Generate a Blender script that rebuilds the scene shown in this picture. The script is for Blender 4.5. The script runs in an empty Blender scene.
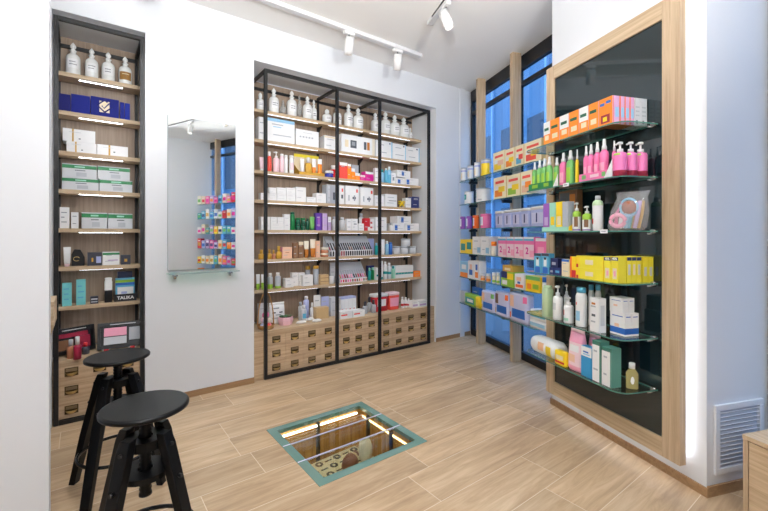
import bpy, bmesh, math, random
from mathutils import Vector, Matrix
random.seed(7)
SC = bpy.context.scene
COL = SC.collection
PI = math.pi
R = math.radians
# ------------------------------------------------------------------ camera frame (metres)
CAMH = 1.5
HEAD = R(36.94)
FX, FY = math.sin(HEAD), math.cos(HEAD)
RX, RY = math.cos(HEAD), -math.sin(HEAD)
def ray(px, py):
    u = (px - 384) / 400.0; v = (235 - py) / 400.0
    return FX + RX*u, FY + RY*u, v
def on_y(px, py, c):
    d = ray(px, py); t = c / d[1]
    return t*d[0], CAMH + t*d[2]
C0 = (2.857, .721)                       # corner of the pillar on the floor
D2 = (.3616, .9323); N2 = (-.9323, .3616)
RZ = math.atan2(N2[0], -N2[1])           # things facing the room from the window side
def wpt(t, n):                           # t along the window side, n out into the room
    return C0[0] + t*D2[0] + n*N2[0], C0[1] + t*D2[1] + n*N2[1]
def on_n(px, py, n):
    d = ray(px, py); k = C0[0]*N2[0] + C0[1]*N2[1] + n
    s = k / (d[0]*N2[0] + d[1]*N2[1]); x, y = s*d[0], s*d[1]
    return (x-C0[0])*D2[0] + (y-C0[1])*D2[1], CAMH + s*d[2], s
W = 4.043                                # the long back wall
CEIL = 3.66

# ------------------------------------------------------------------ materials
_mats = {}
def lin(c):
    c = c/255.0
    return c/12.92 if c <= .04045 else ((c+.055)/1.055)**2.4
def rgb(c):
    return (lin(c[0]), lin(c[1]), lin(c[2]), 1)
def new_mat(name):
    m = bpy.data.materials.new(name); m.use_nodes = True
    nt = m.node_tree
    return m, nt, nt.nodes['Principled BSDF']
def P(c, rough=.5, metal=0, var=.05, scale=40, coat=0, trans=0):
    """plain painted / printed surface with a slight procedural mottling"""
    key = ('P', tuple(c), rough, metal, var, scale, coat, trans)
    if key in _mats: return _mats[key]
    m, nt, b = new_mat('paint_%d_%d_%d' % tuple(c))
    b.inputs['Roughness'].default_value = rough
    b.inputs['Metallic'].default_value = metal
    b.inputs['Coat Weight'].default_value = coat
    b.inputs['Transmission Weight'].default_value = trans
    tc = nt.nodes.new('ShaderNodeTexCoord'); nz = nt.nodes.new('ShaderNodeTexNoise')
    nz.inputs['Scale'].default_value = scale
    nt.links.new(tc.outputs['Object'], nz.inputs['Vector'])
    mx = nt.nodes.new('ShaderNodeMix'); mx.data_type = 'RGBA'
    col = rgb(c)
    mx.inputs[6].default_value = tuple(min(1, x*(1-var)) for x in col[:3]) + (1,)
    mx.inputs[7].default_value = tuple(min(1, x*(1+var)) for x in col[:3]) + (1,)
    nt.links.new(nz.outputs['Fac'], mx.inputs[0])
    nt.links.new(mx.outputs[2], b.inputs['Base Color'])
    _mats[key] = m
    return m
def EM(c, strength):
    key = ('E', tuple(c), strength)
    if key in _mats: return _mats[key]
    m, nt, b = new_mat('lamp_glow')
    b.inputs['Base Color'].default_value = rgb(c)
    b.inputs['Emission Color'].default_value = rgb(c)
    b.inputs['Emission Strength'].default_value = strength
    _mats[key] = m
    return m
def WOOD(c1, c2, axis=0, rough=.5, scale=6.0, stretch=14.0):
    key = ('W', c1, c2, axis, rough, scale)
    if key in _mats: return _mats[key]
    m, nt, b = new_mat('oak')
    b.inputs['Roughness'].default_value = rough
    tc = nt.nodes.new('ShaderNodeTexCoord'); mp = nt.nodes.new('ShaderNodeMapping')
    s = [scale*stretch/2]*3; s[axis] = scale/4
    mp.inputs['Scale'].default_value = s
    nt.links.new(tc.outputs['Object'], mp.inputs['Vector'])
    nz = nt.nodes.new('ShaderNodeTexNoise'); nz.inputs['Scale'].default_value = 1.0
    nz.inputs['Detail'].default_value = 5; nz.inputs['Roughness'].default_value = .65
    nz.inputs['Distortion'].default_value = .6
    nt.links.new(mp.outputs[0], nz.inputs['Vector'])
    cr = nt.nodes.new('ShaderNodeValToRGB')
    cr.color_ramp.elements[0].position = .32; cr.color_ramp.elements[0].color = rgb(c1)
    cr.color_ramp.elements[1].position = .68; cr.color_ramp.elements[1].color = rgb(c2)
    nt.links.new(nz.outputs['Fac'], cr.inputs[0]); nt.links.new(cr.outputs[0], b.inputs['Base Color'])
    bp = nt.nodes.new('ShaderNodeBump'); bp.inputs['Strength'].default_value = .08
    nt.links.new(nz.outputs['Fac'], bp.inputs['Height']); nt.links.new(bp.outputs[0], b.inputs['Normal'])
    _mats[key] = m
    return m
def GLASS(tint, refl=1.45, key='', rough=0.0):
    """sheet glass: see-through with a Fresnel reflection"""
    k = ('G', tint, refl, rough, key)
    if k in _mats: return _mats[k]
    m = bpy.data.materials.new('clear_glass'); m.use_nodes = True
    nt = m.node_tree
    for n in list(nt.nodes): nt.nodes.remove(n)
    out = nt.nodes.new('ShaderNodeOutputMaterial')
    tr = nt.nodes.new('ShaderNodeBsdfTransparent'); tr.inputs[0].default_value = rgb(tint)
    gl = nt.nodes.new('ShaderNodeBsdfGlossy'); gl.inputs['Roughness'].default_value = rough
    gl.inputs['Color'].default_value = (1, 1, 1, 1)
    fr = nt.nodes.new('ShaderNodeFresnel')
    ge = nt.nodes.new('ShaderNodeNewGeometry'); mi = nt.nodes.new('ShaderNodeMix')      # both faces of a pane reflect alike
    mi.inputs[2].default_value = refl; mi.inputs[3].default_value = 1/refl
    nt.links.new(ge.outputs['Backfacing'], mi.inputs[0]); nt.links.new(mi.outputs[0], fr.inputs['IOR'])
    mx = nt.nodes.new('ShaderNodeMixShader')
    nt.links.new(fr.outputs[0], mx.inputs[0]); nt.links.new(tr.outputs[0], mx.inputs[1])
    nt.links.new(gl.outputs[0], mx.inputs[2]); nt.links.new(mx.outputs[0], out.inputs[0])
    _mats[k] = m
    return m

WHITE = P((222, 225, 229), .6, var=.012, scale=3)
CEILW = P((244, 243, 240), .75, var=.012, scale=2)
BLACK = P((22, 23, 25), .42, var=.1)
STEEL = P((190, 192, 195), .25, metal=1)
BRASS = P((206, 178, 116), .35, metal=.55)
DBRASS = P((84, 68, 42), .45, metal=.7)
OAK = WOOD((178, 152, 120), (212, 189, 157), 0)
OAKV = WOOD((174, 148, 118), (208, 185, 154), 2)
OAKB = WOOD((136, 116, 98), (166, 146, 126), 2)
OAKD = WOOD((170, 143, 112), (206, 180, 148), 0)
LED = EM((240, 246, 255), 6.0); LEDM = EM((236, 240, 250), 2.2)

# ------------------------------------------------------------------ mesh builder
class MB:
    def __init__(s):
        s.v = []; s.f = []; s.m = []; s.mats = []; s.sm = []
    def mi(s, mat):
        if mat not in s.mats: s.mats.append(mat)
        return s.mats.index(mat)
    def face(s, idx, mat, smooth=False):
        s.f.append(tuple(idx)); s.m.append(s.mi(mat)); s.sm.append(smooth)
    def poly(s, pts, mat):
        b = len(s.v); s.v += [tuple(p) for p in pts]; s.face(range(b, b+len(pts)), mat)
    def box(s, x0, x1, y0, y1, z0, z1, mat, top=None, M=None):
        b = len(s.v)
        pts = [(x, y, z) for z in (z0, z1) for y in (y0, y1) for x in (x0, x1)]
        if M is not None: pts = [tuple(M @ Vector(p)) for p in pts]
        s.v += pts
        for q, mm in (((0, 2, 3, 1), mat), ((4, 5, 7, 6), top or mat), ((0, 1, 5, 4), mat), ((1, 3, 7, 5), mat), ((3, 2, 6, 7), mat), ((2, 0, 4, 6), mat)):
            s.face([b+i for i in q], mm)
    def prism(s, poly, lo, hi, mat, axis=2, endmat=None, M=None):
        """extrude a 2D polygon (counter-clockwise) along an axis"""
        n = len(poly); b = len(s.v)
        for h in (lo, hi):
            for (a, c) in poly:
                p = [(h, a, c), (a, h, c), (a, c, h)][axis]
                s.v.append(tuple(M @ Vector(p)) if M is not None else p)
        flip = axis == 1
        bot = list(range(b, b+n))[::-1]; top = list(range(b+n, b+2*n))
        if flip: bot, top = bot[::-1], top[::-1]
        s.face(bot, endmat or mat); s.face(top, endmat or mat)
        for i in range(n):
            j = (i+1) % n
            q = [b+i, b+j, b+n+j, b+n+i]
            s.face(q[::-1] if flip else q, mat)
    def loft(s, rings, colf, seg=24, smooth=True, cx=0, cy=0, capb=True, capt=True, M=None):
        """rings: (z, half_x, half_y, exponent); colf(z, u, front) -> material"""
        base = len(s.v)
        for (z, a, c, p) in rings:
            for k in range(seg):
                th = 2*PI*(k+.5)/seg; co, si = math.cos(th), math.sin(th)
                x = math.copysign(abs(co)**(2/p), co)*a; y = math.copysign(abs(si)**(2/p), si)*c
                q = (cx+x, cy+y, z)
                s.v.append(tuple(M @ Vector(q)) if M is not None else q)
        for r in range(len(rings)-1):
            zm = (rings[r][0]+rings[r+1][0])/2
            for k in range(seg):
                k2 = (k+1) % seg; th = 2*PI*(k+1)/seg
                mt = colf(zm, math.cos(th), -math.sin(th))
                s.face((base+r*seg+k, base+r*seg+k2, base+(r+1)*seg+k2, base+(r+1)*seg+k), mt, smooth)
        if capb: s.face([base+k for k in range(seg)][::-1], colf(rings[0][0]+1e-4, 0, 0))
        e = base+(len(rings)-1)*seg
        if capt: s.face([e+k for k in range(seg)], colf(rings[-1][0]-1e-4, 0, 0))
    def tube(s, pts, r, mat, seg=8, closed=False):
        n = len(pts); base = len(s.v); P3 = [Vector(p) for p in pts]
        for i, p in enumerate(P3):
            a = P3[(i-1) % n] if (closed or i > 0) else p
            c = P3[(i+1) % n] if (closed or i < n-1) else p
            d = (c-a).normalized()
            up = Vector((0, 0, 1)) if abs(d.z) < .95 else Vector((1, 0, 0))
            u = d.cross(up).normalized(); w = u.cross(d)
            rr = r[i] if isinstance(r, (list, tuple)) else r
            for k in range(seg):
                th = 2*PI*k/seg
                s.v.append(tuple(p + (u*math.cos(th) + w*math.sin(th))*rr))
        for i in range(n if closed else n-1):
            j = (i+1) % n
            for k in range(seg):
                k2 = (k+1) % seg
                s.face((base+i*seg+k, base+i*seg+k2, base+j*seg+k2, base+j*seg+k), mat, True)
        if not closed:
            s.face([base+k for k in range(seg)][::-1], mat); s.face([base+(n-1)*seg+k for k in range(seg)], mat)
    def text(s, body, size, M, mat, depth=.0006):
        cu = bpy.data.curves.new('lettering', 'FONT'); cu.body = body; cu.size = size
        cu.align_x = 'CENTER'; cu.align_y = 'CENTER'; cu.extrude = depth; cu.resolution_u = 3; cu.offset = size*.03
        o = bpy.data.objects.new('lettering', cu); COL.objects.link(o)
        dg = bpy.context.evaluated_depsgraph_get(); me = bpy.data.meshes.new_from_object(o.evaluated_get(dg))
        b = len(s.v)
        s.v += [tuple(M @ v.co) for v in me.vertices]
        for p in me.polygons: s.face([b+i for i in p.vertices], mat)
        bpy.data.objects.remove(o); bpy.data.meshes.remove(me); bpy.data.curves.remove(cu)
    def build(s, name, parent=None, loc=(0, 0, 0), rz=0, bevel=0, merge=False, tri=False):
        me = bpy.data.meshes.new(name)
        me.from_pydata(s.v, [], s.f)
        for m in s.mats: me.materials.append(m)
        me.polygons.foreach_set('material_index', s.m)
        me.polygons.foreach_set('use_smooth', s.sm)
        if merge:
            bm = bmesh.new(); bm.from_mesh(me); bmesh.ops.remove_doubles(bm, verts=bm.verts, dist=1e-6); bm.to_mesh(me); bm.free()
        me.update()
        o = bpy.data.objects.new(name, me); COL.objects.link(o)
        o.location = loc; o.rotation_euler = (0, 0, rz)
        if parent is not None: o.parent = parent
        if bevel:
            md = o.modifiers.new('edge', 'BEVEL'); md.width = bevel; md.segments = 2; md.limit_method = 'ANGLE'
        return o
def tag(o, label=None, cat=None, group=None, kind=None):
    if label: o['label'] = label
    if cat: o['category'] = cat
    if group: o['group'] = group
    if kind: o['kind'] = kind
    return o
def thing(name, label=None, cat=None, loc=(0, 0, 0), rz=0, group=None):
    o = bpy.data.objects.new(name, None); o.empty_display_size = .05; COL.objects.link(o)
    o.location = loc; o.rotation_euler = (0, 0, rz)
    return tag(o, label, cat, group)
def structure(name, mb, **k):
    o = mb.build(name, **k); o['kind'] = 'structure'
    return o
def copy_tree(o, parent=None):
    c = o.copy(); COL.objects.link(c)
    if parent is not None: c.parent = parent
    for ch in list(o.children): copy_tree(ch, c)
    return c
EXPO = 0.14; SKY = 4.1; KEY = 24; PANEL_LED = 10; FILL_GLOBE = 46; FILL_UP = 320
# ------------------------------------------------------------------ camera, world, view
cam_d = bpy.data.cameras.new('camera'); cam_d.sensor_width = 36; cam_d.lens = 400/768*36; cam_d.shift_y = -20.5/768
cam_d.clip_start = .05
cam = bpy.data.objects.new('camera', cam_d); COL.objects.link(cam)
cam.location = (0, 0, CAMH); cam.rotation_euler = (PI/2, 0, -HEAD)
SC.camera = cam
SC.view_settings.view_transform = 'Standard'; SC.view_settings.look = 'None'
SC.view_settings.gamma = 1; SC.view_settings.use_curve_mapping = False
SC.view_settings.exposure = EXPO
SC.cycles.use_denoising = True
SC.cycles.max_bounces = 10; SC.cycles.transparent_max_bounces = 24; SC.cycles.glossy_bounces = 5; SC.cycles.diffuse_bounces = 8
SC.cycles.sample_clamp_indirect = 6
w = bpy.data.worlds.new('dusk'); SC.world = w; w.use_nodes = True
nt = w.node_tree; bg = nt.nodes['Background']
tc = nt.nodes.new('ShaderNodeTexCoord'); sp = nt.nodes.new('ShaderNodeSeparateXYZ')
cr = nt.nodes.new('ShaderNodeValToRGB')
cr.color_ramp.elements[0].position = .0; cr.color_ramp.elements[0].color = (.44, .68, .90, 1)
cr.color_ramp.elements[1].position = .8; cr.color_ramp.elements[1].color = (.30, .53, .80, 1)
nt.links.new(tc.outputs['Generated'], sp.inputs[0]); nt.links.new(sp.outputs['Z'], cr.inputs[0])
nt.links.new(cr.outputs[0], bg.inputs[0]); bg.inputs[1].default_value = SKY

# ------------------------------------------------------------------ floor
def floor_mat():
    m, nt, b = new_mat('oak_plank_tiles')
    N = nt.nodes.new; L = nt.links.new
    def math_(op, a, c=None, d=None):
        n = N('ShaderNodeMath'); n.operation = op
        for i, x in enumerate((a, c, d)):
            if x is None: continue
            if isinstance(x, (int, float)): n.inputs[i].default_value = x
            else: L(x, n.inputs[i])
        return n.outputs[0]
    tc = N('ShaderNodeTexCoord'); sp = N('ShaderNodeSeparateXYZ'); L(tc.outputs['Object'], sp.inputs[0])
    wd = .287
    yr = math_('DIVIDE', math_('SUBTRACT', sp.outputs[1], 1.32), wd)
    row = math_('FLOOR', yr); fy = math_('FRACT', yr)
    off = math_('MULTIPLY', math_('SINE', math_('ADD', math_('MULTIPLY', row, 8.219052), 2.307845)), 24.274375)
    off = math_('FRACT', math_('ADD', off, 100))
    xr = math_('SUBTRACT', math_('DIVIDE', sp.outputs[0], 1.2), off)
    idx = math_('FLOOR', xr); fx = math_('FRACT', xr)
    cmb = N('ShaderNodeCombineXYZ'); L(row, cmb.inputs[0]); L(idx, cmb.inputs[1])
    wn = N('ShaderNodeTexWhiteNoise'); wn.noise_dimensions = '3D'; L(cmb.outputs[0], wn.inputs['Vector'])
    # grain, shifted per plank
    cm2 = N('ShaderNodeCombineXYZ')
    L(math_('ADD', math_('MULTIPLY', sp.outputs[0], 2.2), math_('MULTIPLY', wn.outputs['Value'], 40)), cm2.inputs[0])
    L(math_('MULTIPLY', sp.outputs[1], 22), cm2.inputs[1]); L(math_('MULTIPLY', wn.outputs['Value'], 17), cm2.inputs[2])
    nz = N('ShaderNodeTexNoise'); nz.inputs['Scale'].default_value = 1; nz.inputs['Detail'].default_value = 6
    nz.inputs['Roughness'].default_value = .62; nz.inputs['Distortion'].default_value = .9
    L(cm2.outputs[0], nz.inputs['Vector'])
    cm3 = N('ShaderNodeCombineXYZ')
    L(math_('ADD', math_('MULTIPLY', sp.outputs[0], 1.3), math_('MULTIPLY', wn.outputs['Value'], 23)), cm3.inputs[0])
    L(math_('MULTIPLY', sp.outputs[1], 4.5), cm3.inputs[1])
    n2 = N('ShaderNodeTexNoise'); n2.inputs['Scale'].default_value = 1; n2.inputs['Detail'].default_value = 3
    L(cm3.outputs[0], n2.inputs['Vector'])
    cr = N('ShaderNodeValToRGB'); e = cr.color_ramp.elements
    e[0].position = .28; e[0].color = rgb((146, 120, 93)); e[1].position = .72; e[1].color = rgb((214, 191, 160))
    x = e.new(.5); x.color = rgb((187, 160, 127))
    L(math_('ADD', math_('MULTIPLY', nz.outputs['Fac'], .62), math_('MULTIPLY', n2.outputs['Fac'], .38)), cr.inputs[0])
    hs = N('ShaderNodeHueSaturation'); L(cr.outputs[0], hs.inputs['Color'])
    L(math_('ADD', math_('MULTIPLY', wn.outputs['Value'], .26), .87), hs.inputs['Value'])
    ey = math_('MULTIPLY', math_('MINIMUM', fy, math_('SUBTRACT', 1, fy)), wd)
    ex = math_('MULTIPLY', math_('MINIMUM', fx, math_('SUBTRACT', 1, fx)), 1.2)
    gr = math_('LESS_THAN', math_('MINIMUM', ex, ey), .0019)
    mx = N('ShaderNodeMix'); mx.data_type = 'RGBA'; L(gr, mx.inputs[0]); L(hs.outputs[0], mx.inputs[6])
    mx.inputs[7].default_value = rgb((222, 208, 186))
    L(mx.outputs[2], b.inputs['Base Color'])
    b.inputs['Roughness'].default_value = .38
    bp = N('ShaderNodeBump'); bp.inputs['Strength'].default_value = .12; bp.inputs['Distance'].default_value = .004
    L(math_('SUBTRACT', nz.outputs['Fac'], gr), bp.inputs['Height']); L(bp.outputs[0], b.inputs['Normal'])
    return m
FLOORM = floor_mat()
HX0, HX1, HY0, HY1 = 1.125, 2.0, 2.135, 3.0          # floor glass
GX0 = -2.6; GY0, GY1 = -1.98, 4.6
def edge_x(y):                       # where the street-side window line runs
    t = (y-C0[1]+.56*N2[1])/D2[1]
    return C0[0]+t*D2[0]-.56*N2[0]
mb = MB()
mb.poly([(GX0, GY0, 0), (HX0, GY0, 0), (HX0, HY0, 0), (HX0, HY1, 0), (HX0, GY1, 0), (GX0, GY1, 0)], FLOORM)
mb.poly([(HX0, GY0, 0), (HX1, GY0, 0), (HX1, HY0, 0), (HX0, HY0, 0)], FLOORM)
mb.poly([(HX0, HY1, 0), (HX1, HY1, 0), (HX1, GY1, 0), (HX0, GY1, 0)], FLOORM)
mb.poly([(HX1, GY0, 0), (edge_x(GY0), GY0, 0), (edge_x(GY1), GY1, 0), (HX1, GY1, 0), (HX1, HY1, 0), (HX1, HY0, 0)], FLOORM)
structure('floor', mb, merge=True)
mb = MB(); mb.prism([(GX0, GY0), (edge_x(GY0), GY0), (edge_x(GY1), GY1), (GX0, GY1)], CEIL, CEIL+.1, CEILW); structure('ceiling', mb)

# ------------------------------------------------------------------ back wall with its two recesses
RX0, RX1, RTOP = 1.387, 3.952, 3.278       # recess of the wide unit
NX0, NX1 = -.197, .432                     # recess of the narrow unit
DEP = .53
mb = MB()
def wb(x0, x1, z0, z1, y0=W, y1=W+DEP): mb.box(x0, x1, y0, y1, z0, z1, WHITE)
wb(GX0, NX0, 0, CEIL); wb(NX0, NX1, RTOP-.012, CEIL); wb(NX1, RX0, 0, CEIL); wb(RX0, RX1, RTOP, CEIL); wb(RX1, 4.86, 0, CEIL)
wb(GX0, 4.86, 0, CEIL, W+DEP, W+DEP+.06)
structure('wall_back', mb)
mb = MB(); mb.box(4.43, 4.52, W-.02, W-.001, 0, CEIL, WHITE); structure('trim_1', mb)
BASEM = WOOD((140, 108, 76), (170, 136, 98), 0)
mb = MB()
for a, c in ((NX1, RX0), (RX1, 4.43), (4.53, 4.66)): mb.box(a, c, W-.012, W-.0005, 0, .055, BASEM)
structure('baseboard_back', mb)
# partition at the left and rear shell
mb = MB(); mb.box(GX0, -.13, 2.472, 2.6, 0, CEIL, WHITE); structure('wall_left', mb)
mb = MB(); mb.box(GX0-.1, GX0, GY0, GY1, 0, CEIL, WHITE); structure('wall_side', mb)
mb = MB(); mb.box(GX0, edge_x(GY0+.05), GY0-.02, GY0+.08, 0, CEIL, WHITE); structure('wall_rear', mb)

# ------------------------------------------------------------------ pillar (right)
def npoly(t0, t1, n0, n1): return [wpt(t0, n0), wpt(t0, n1), wpt(t1, n1), wpt(t1, n0)][::-1]
def ccw(p):
    a = sum(p[i][0]*p[(i+1) % len(p)][1]-p[(i+1) % len(p)][0]*p[i][1] for i in range(len(p)))
    return p if a > 0 else p[::-1]
mb = MB(); mb.prism(ccw(npoly(0, 1.31, -.55, 0)), 0, CEIL, WHITE); structure('wall_right', mb)
mb = MB()
mb.prism(ccw(npoly(-.012, 1.322, .0005, .012)), 0, .052, BASEM); mb.prism(ccw(npoly(-.012, -.0005, -.5, .0)), 0, .06, BASEM)
structure('baseboard_right', mb)

# ------------------------------------------------------------------ windows along the street side
FRAME = P((20, 22, 27), .35); PANE = GLASS((210, 224, 238), 1.5, 'w')
NW = -.5
def window(name, t0, t1, mull):
    mb = MB()
    def bar(a, c, z0, z1, n0=NW-.06, n1=NW, mat=FRAME): mb.prism(ccw(npoly(a, c, n0, n1)), z0, z1, mat)
    bar(t0, t1, 0, .09); bar(t0, t1, CEIL-.16, CEIL-.001); bar(t0, t1, CEIL-.36, CEIL-.31)
    for t in mull: bar(t-.03, t+.03, .09, CEIL-.16)
    structure(name, mb)
    mb = MB(); mb.prism(ccw(npoly(t0, t1, NW-.034, NW-.026)), .09, CEIL-.16, PANE)
    o = structure(name+'_pane', mb)
window('window_1', 1.31, 3.80, (1.34, 2.56, 3.74))
window('window_2', -2.72, 0, (-2.69, -1.3, -.03))
# the street at dusk: pavement and the house opposite
FAC = P((96, 128, 158), .8, var=.08, scale=2); FACD = P((40, 56, 80), .25); FACL = P((150, 176, 204), .7)
mb = MB(); mb.prism(ccw(npoly(-16, 34, -8.2, -.62)), -.16, -.06, P((112, 116, 124), .85)); structure('street', mb)
mb = MB()
mb.prism(ccw(npoly(-16, 34, -8.0, -7.6)), -.06, 9, FAC)
for k in range(26):
    t = -15.4+k*1.9
    mb.prism(ccw(npoly(t, t+1.1, -7.6, -7.55)), .2, 2.7, FACD); mb.prism(ccw(npoly(t, t+1.1, -7.6, -7.55)), 3.8, 6.2, FACD)
    mb.prism(ccw(npoly(t-.18, t-.06, -7.6, -7.48)), -.06, 9, FACL)
mb.prism(ccw(npoly(-16, 34, -7.6, -7.4)), 3.1, 3.4, FACL)
structure('exterior_house', mb)

# ------------------------------------------------------------------ ventilation grille on the pillar end
ALU = P((226, 229, 233), .45)
v = thing('ventilation_grille', 'white slatted ventilation grille low on the pillar end above the baseboard', 'vent', (*wpt(0, 0), 0), math.atan2(-N2[1], -N2[0]))
# local x runs away from the room along the pillar end, local -y faces the viewer
gx0, gx1, gz0, gz1 = .05, .44, .12, .52
mb = MB()
for q in ((gx0, gx1, gz0, gz0+.035), (gx0, gx1, gz1-.035, gz1), (gx0, gx0+.035, gz0+.035, gz1-.035), (gx1-.035, gx1, gz0+.035, gz1-.035)):
    mb.box(q[0], q[1], -.016, -.001, q[2], q[3], ALU)
mb.build('frame', v, bevel=.003)
mb = MB(); mb.box(gx0+.036, gx1-.036, -.003, -.001, gz0+.036, gz1-.036, P((196, 200, 208), .7)); mb.build('backing', v)
for k in range(13):
    z = gz0+.045+k*.0245
    mb = MB()
    M = Matrix.Translation((0, -.009, z+.008)) @ Matrix.Rotation(R(-52), 4, 'X')
    mb.box(gx0+.036, gx1-.036, -.009, .006, -.0015, .0015, ALU, M=M)
    mb.build('slat', v)

# ------------------------------------------------------------------ low cabinet at the right edge
kx, ky = 2.78, .548
cb = thing('low_cabinet', 'low oak cabinet with one plain door beside the ventilation grille', 'cabinet', (kx, ky, 0), RZ)
mb = MB()   # local x towards the viewer, local y away from the room
mb.box(0, .9, .018, .40, 0, .425, OAKV); mb.build('carcass', cb)
mb = MB(); mb.box(-.004, .904, 0, .404, .426, .45, OAK); mb.build('worktop', cb, bevel=.002)
mb = MB(); mb.box(0, .022, 0, .017, 0, .425, OAKV); mb.build('side_panel', cb)
mb = MB(); mb.box(.026, .896, .0, .017, .02, .421, OAK); mb.build('door', cb, bevel=.002)

# oak board end peeping past the partition
mb = MB()
mb.prism([(-1.0, .885), (-.16, .885), (-.1305, .985), (-.1305, 1.125), (-1.0, 1.125)], 2.9, 3.2, OAK, axis=1)
o = mb.build('counter_shelf', merge=True, bevel=.003); tag(o, 'oak counter end peeping out behind the white partition', 'counter')

# ------------------------------------------------------------------ floor glass over the lit pit
PITW = WOOD((150, 102, 44), (214, 160, 84), 2, rough=.2)
mb = MB()
px0, px1, py0, py1, pz = HX0+.05, HX1-.05, HY0+.05, HY1-.05, -.36
mb.box(px0-.05, px1+.05, py0-.05, py1+.05, pz-.02, pz, P((178, 160, 124), .8))
mb.box(px0-.05, px0, py0-.05, py1+.05, pz, -.03, PITW); mb.box(px1, px1+.05, py0-.05, py1+.05, pz, -.03, PITW)
mb.box(px0, px1, py0-.05, py0, pz, -.03, PITW); mb.box(px0, px1, py1, py1+.05, pz, -.03, PITW)
structure('floor_pit', mb)
ft = thing('floor_window', 'square glass floor window with teal border over the lit pit', 'floor window', ((HX0+HX1)/2, (HY0+HY1)/2, 0))
hw, hh = (HX1-HX0)/2, (HY1-HY0)/2
TEAL = P((104, 140, 132), .12, coat=.6)
mb = MB(); b = .062
for q in ((-hw, hw, -hh, -hh+b), (-hw, hw, hh-b, hh), (-hw, -hw+b, -hh+b, hh-b), (hw-b, hw, -hh+b, hh-b)):
    mb.box(q[0], q[1], q[2], q[3], -.025, .003, TEAL)
mb.build('border', ft)
third = (2*hh-2*b)/3
for k in range(3):
    mb = MB(); y0 = -hh+b+k*third
    mb.box(-hw+b, hw-b, y0+.0045, y0+third-.0045, -.018, .0025, GLASS((244, 248, 244), 1.45, 'f'))
    mb.build('glass_pane', ft)
for k in (1, 2):
    mb = MB(); y0 = -hh+b+k*third
    mb.box(-hw+.004, hw-.004, y0-.004, y0+.004, -.003, .0045, P((214, 212, 236), .3)); mb.build('joint_strip', ft)
mb = MB(); mb.box(-hw+.07, hw-.09, hh-.072, hh-.060, -.060, -.048, EM((255, 246, 226), 7)); mb.build('led_strip', ft)
mb = MB(); mb.box(hw-.058, hw-.052, -hh+.1, hh-.1, -.085, -.07, EM((255, 226, 170), 3.5)); mb.build('led_strip', ft)  # unseen strip, added to light the side wall of the pit
# dark uprights on the pit walls
for i, (x, y) in enumerate(((px0+.36, py1-.0125), (px1-.0125, py0+.30), (px1-.0125, py0+.62))):
    mb = MB(); mb.box(x-.012, x+.012, y-.012, y+.012, pz+.001, -.035, P((44, 34, 22), .4))
    o = mb.build('pit_upright'); tag(o, ['dark upright against the back wall of the floor pit', 'dark upright on the pit wall nearest the display panel', 'dark upright in the pit near its lit corner'][i], 'upright')
# patterned tile fragments, a clay pot and a rock on the pit floor
CREAM = P((214, 200, 164), .6); DK = P((58, 46, 34), .6)
mb = MB(); mb.box(0, .52, 0, .34, 0, .02, CREAM)
for i in range(6):
    for j in range(4):
        if (i+j) % 2 == 0:
            cx, cy = .045+i*.086, .045+j*.083
            ring = [(cx+.034*math.cos(a), cy+.034*math.sin(a)) for a in [k*PI/4 for k in range(8)]]
            mb.prism(ring, .02, .0212, DK)
            mb.prism([(cx+.014*math.cos(a), cy+.014*math.sin(a)) for a in [k*PI/3 for k in range(6)]], .0212, .0222, CREAM)
        else:
            cx, cy = .045+i*.086, .045+j*.083
            mb.box(cx-.03, cx+.03, cy-.008, cy+.008, .02, .0212, DK)
o = mb.build('old_tile_fragment', loc=(1.40, 2.57, pz+.001), rz=R(4)); tag(o, 'old cream tile fragment with dark pattern on the pit floor', 'tile')
def rock(name, rx, ry, rz_, c, seed, loc, label, cat, cols=None):
    rnd = random.Random(seed); bm = bmesh.new(); bmesh.ops.create_icosphere(bm, subdivisions=3, radius=1)
    for vv in bm.verts:
        k = 1+rnd.uniform(-.05, .05)+.12*math.sin(vv.co.x*4+seed)*math.cos(vv.co.y*5+seed)
        vv.co = Vector((vv.co.x*rx*k, vv.co.y*ry*k, max(-.8, vv.co.z*k)*rz_))
    zmin = min(vv.co.z for vv in bm.verts)
    for vv in bm.verts: vv.co.z -= zmin
    me = bpy.data.meshes.new(name); bm.to_mesh(me); bm.free(); me.materials.append(c)
    for p in me.polygons: p.use_smooth = False
    o = bpy.data.objects.new(name, me); COL.objects.link(o); o.location = loc
    return tag(o, label, cat)
rock('pale_rock', .06, .05, .105, P((226, 220, 200), .5), 3, (1.835, 2.69, pz+.025), 'pale jagged crystal rock standing in the floor pit', 'rock')
CLAY = P((128, 74, 48), .5); CLAYL = P((214, 186, 146), .5)
pot = thing('clay_jar', 'brown clay jar with pale shoulder lying in the floor pit', 'jar', (1.67, 2.66, pz+.086), R(30))
mb = MB(); M = Matrix.Rotation(R(80), 4, 'Y')
prof = [(-.075, .02), (-.066, .042), (-.02, .058), (.03, .055), (.066, .036), (.082, .022)]
mb.loft([(z, r, r, 2) for z, r in prof], lambda z, u, f: CLAYL if z > .03 else CLAY, M=M); mb.build('body', pot)
mb = MB(); mb.loft([(.0825, .022, .022, 2), (.098, .028, .028, 2)], lambda z, u, f: CLAY, M=M); mb.build('neck', pot)

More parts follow.
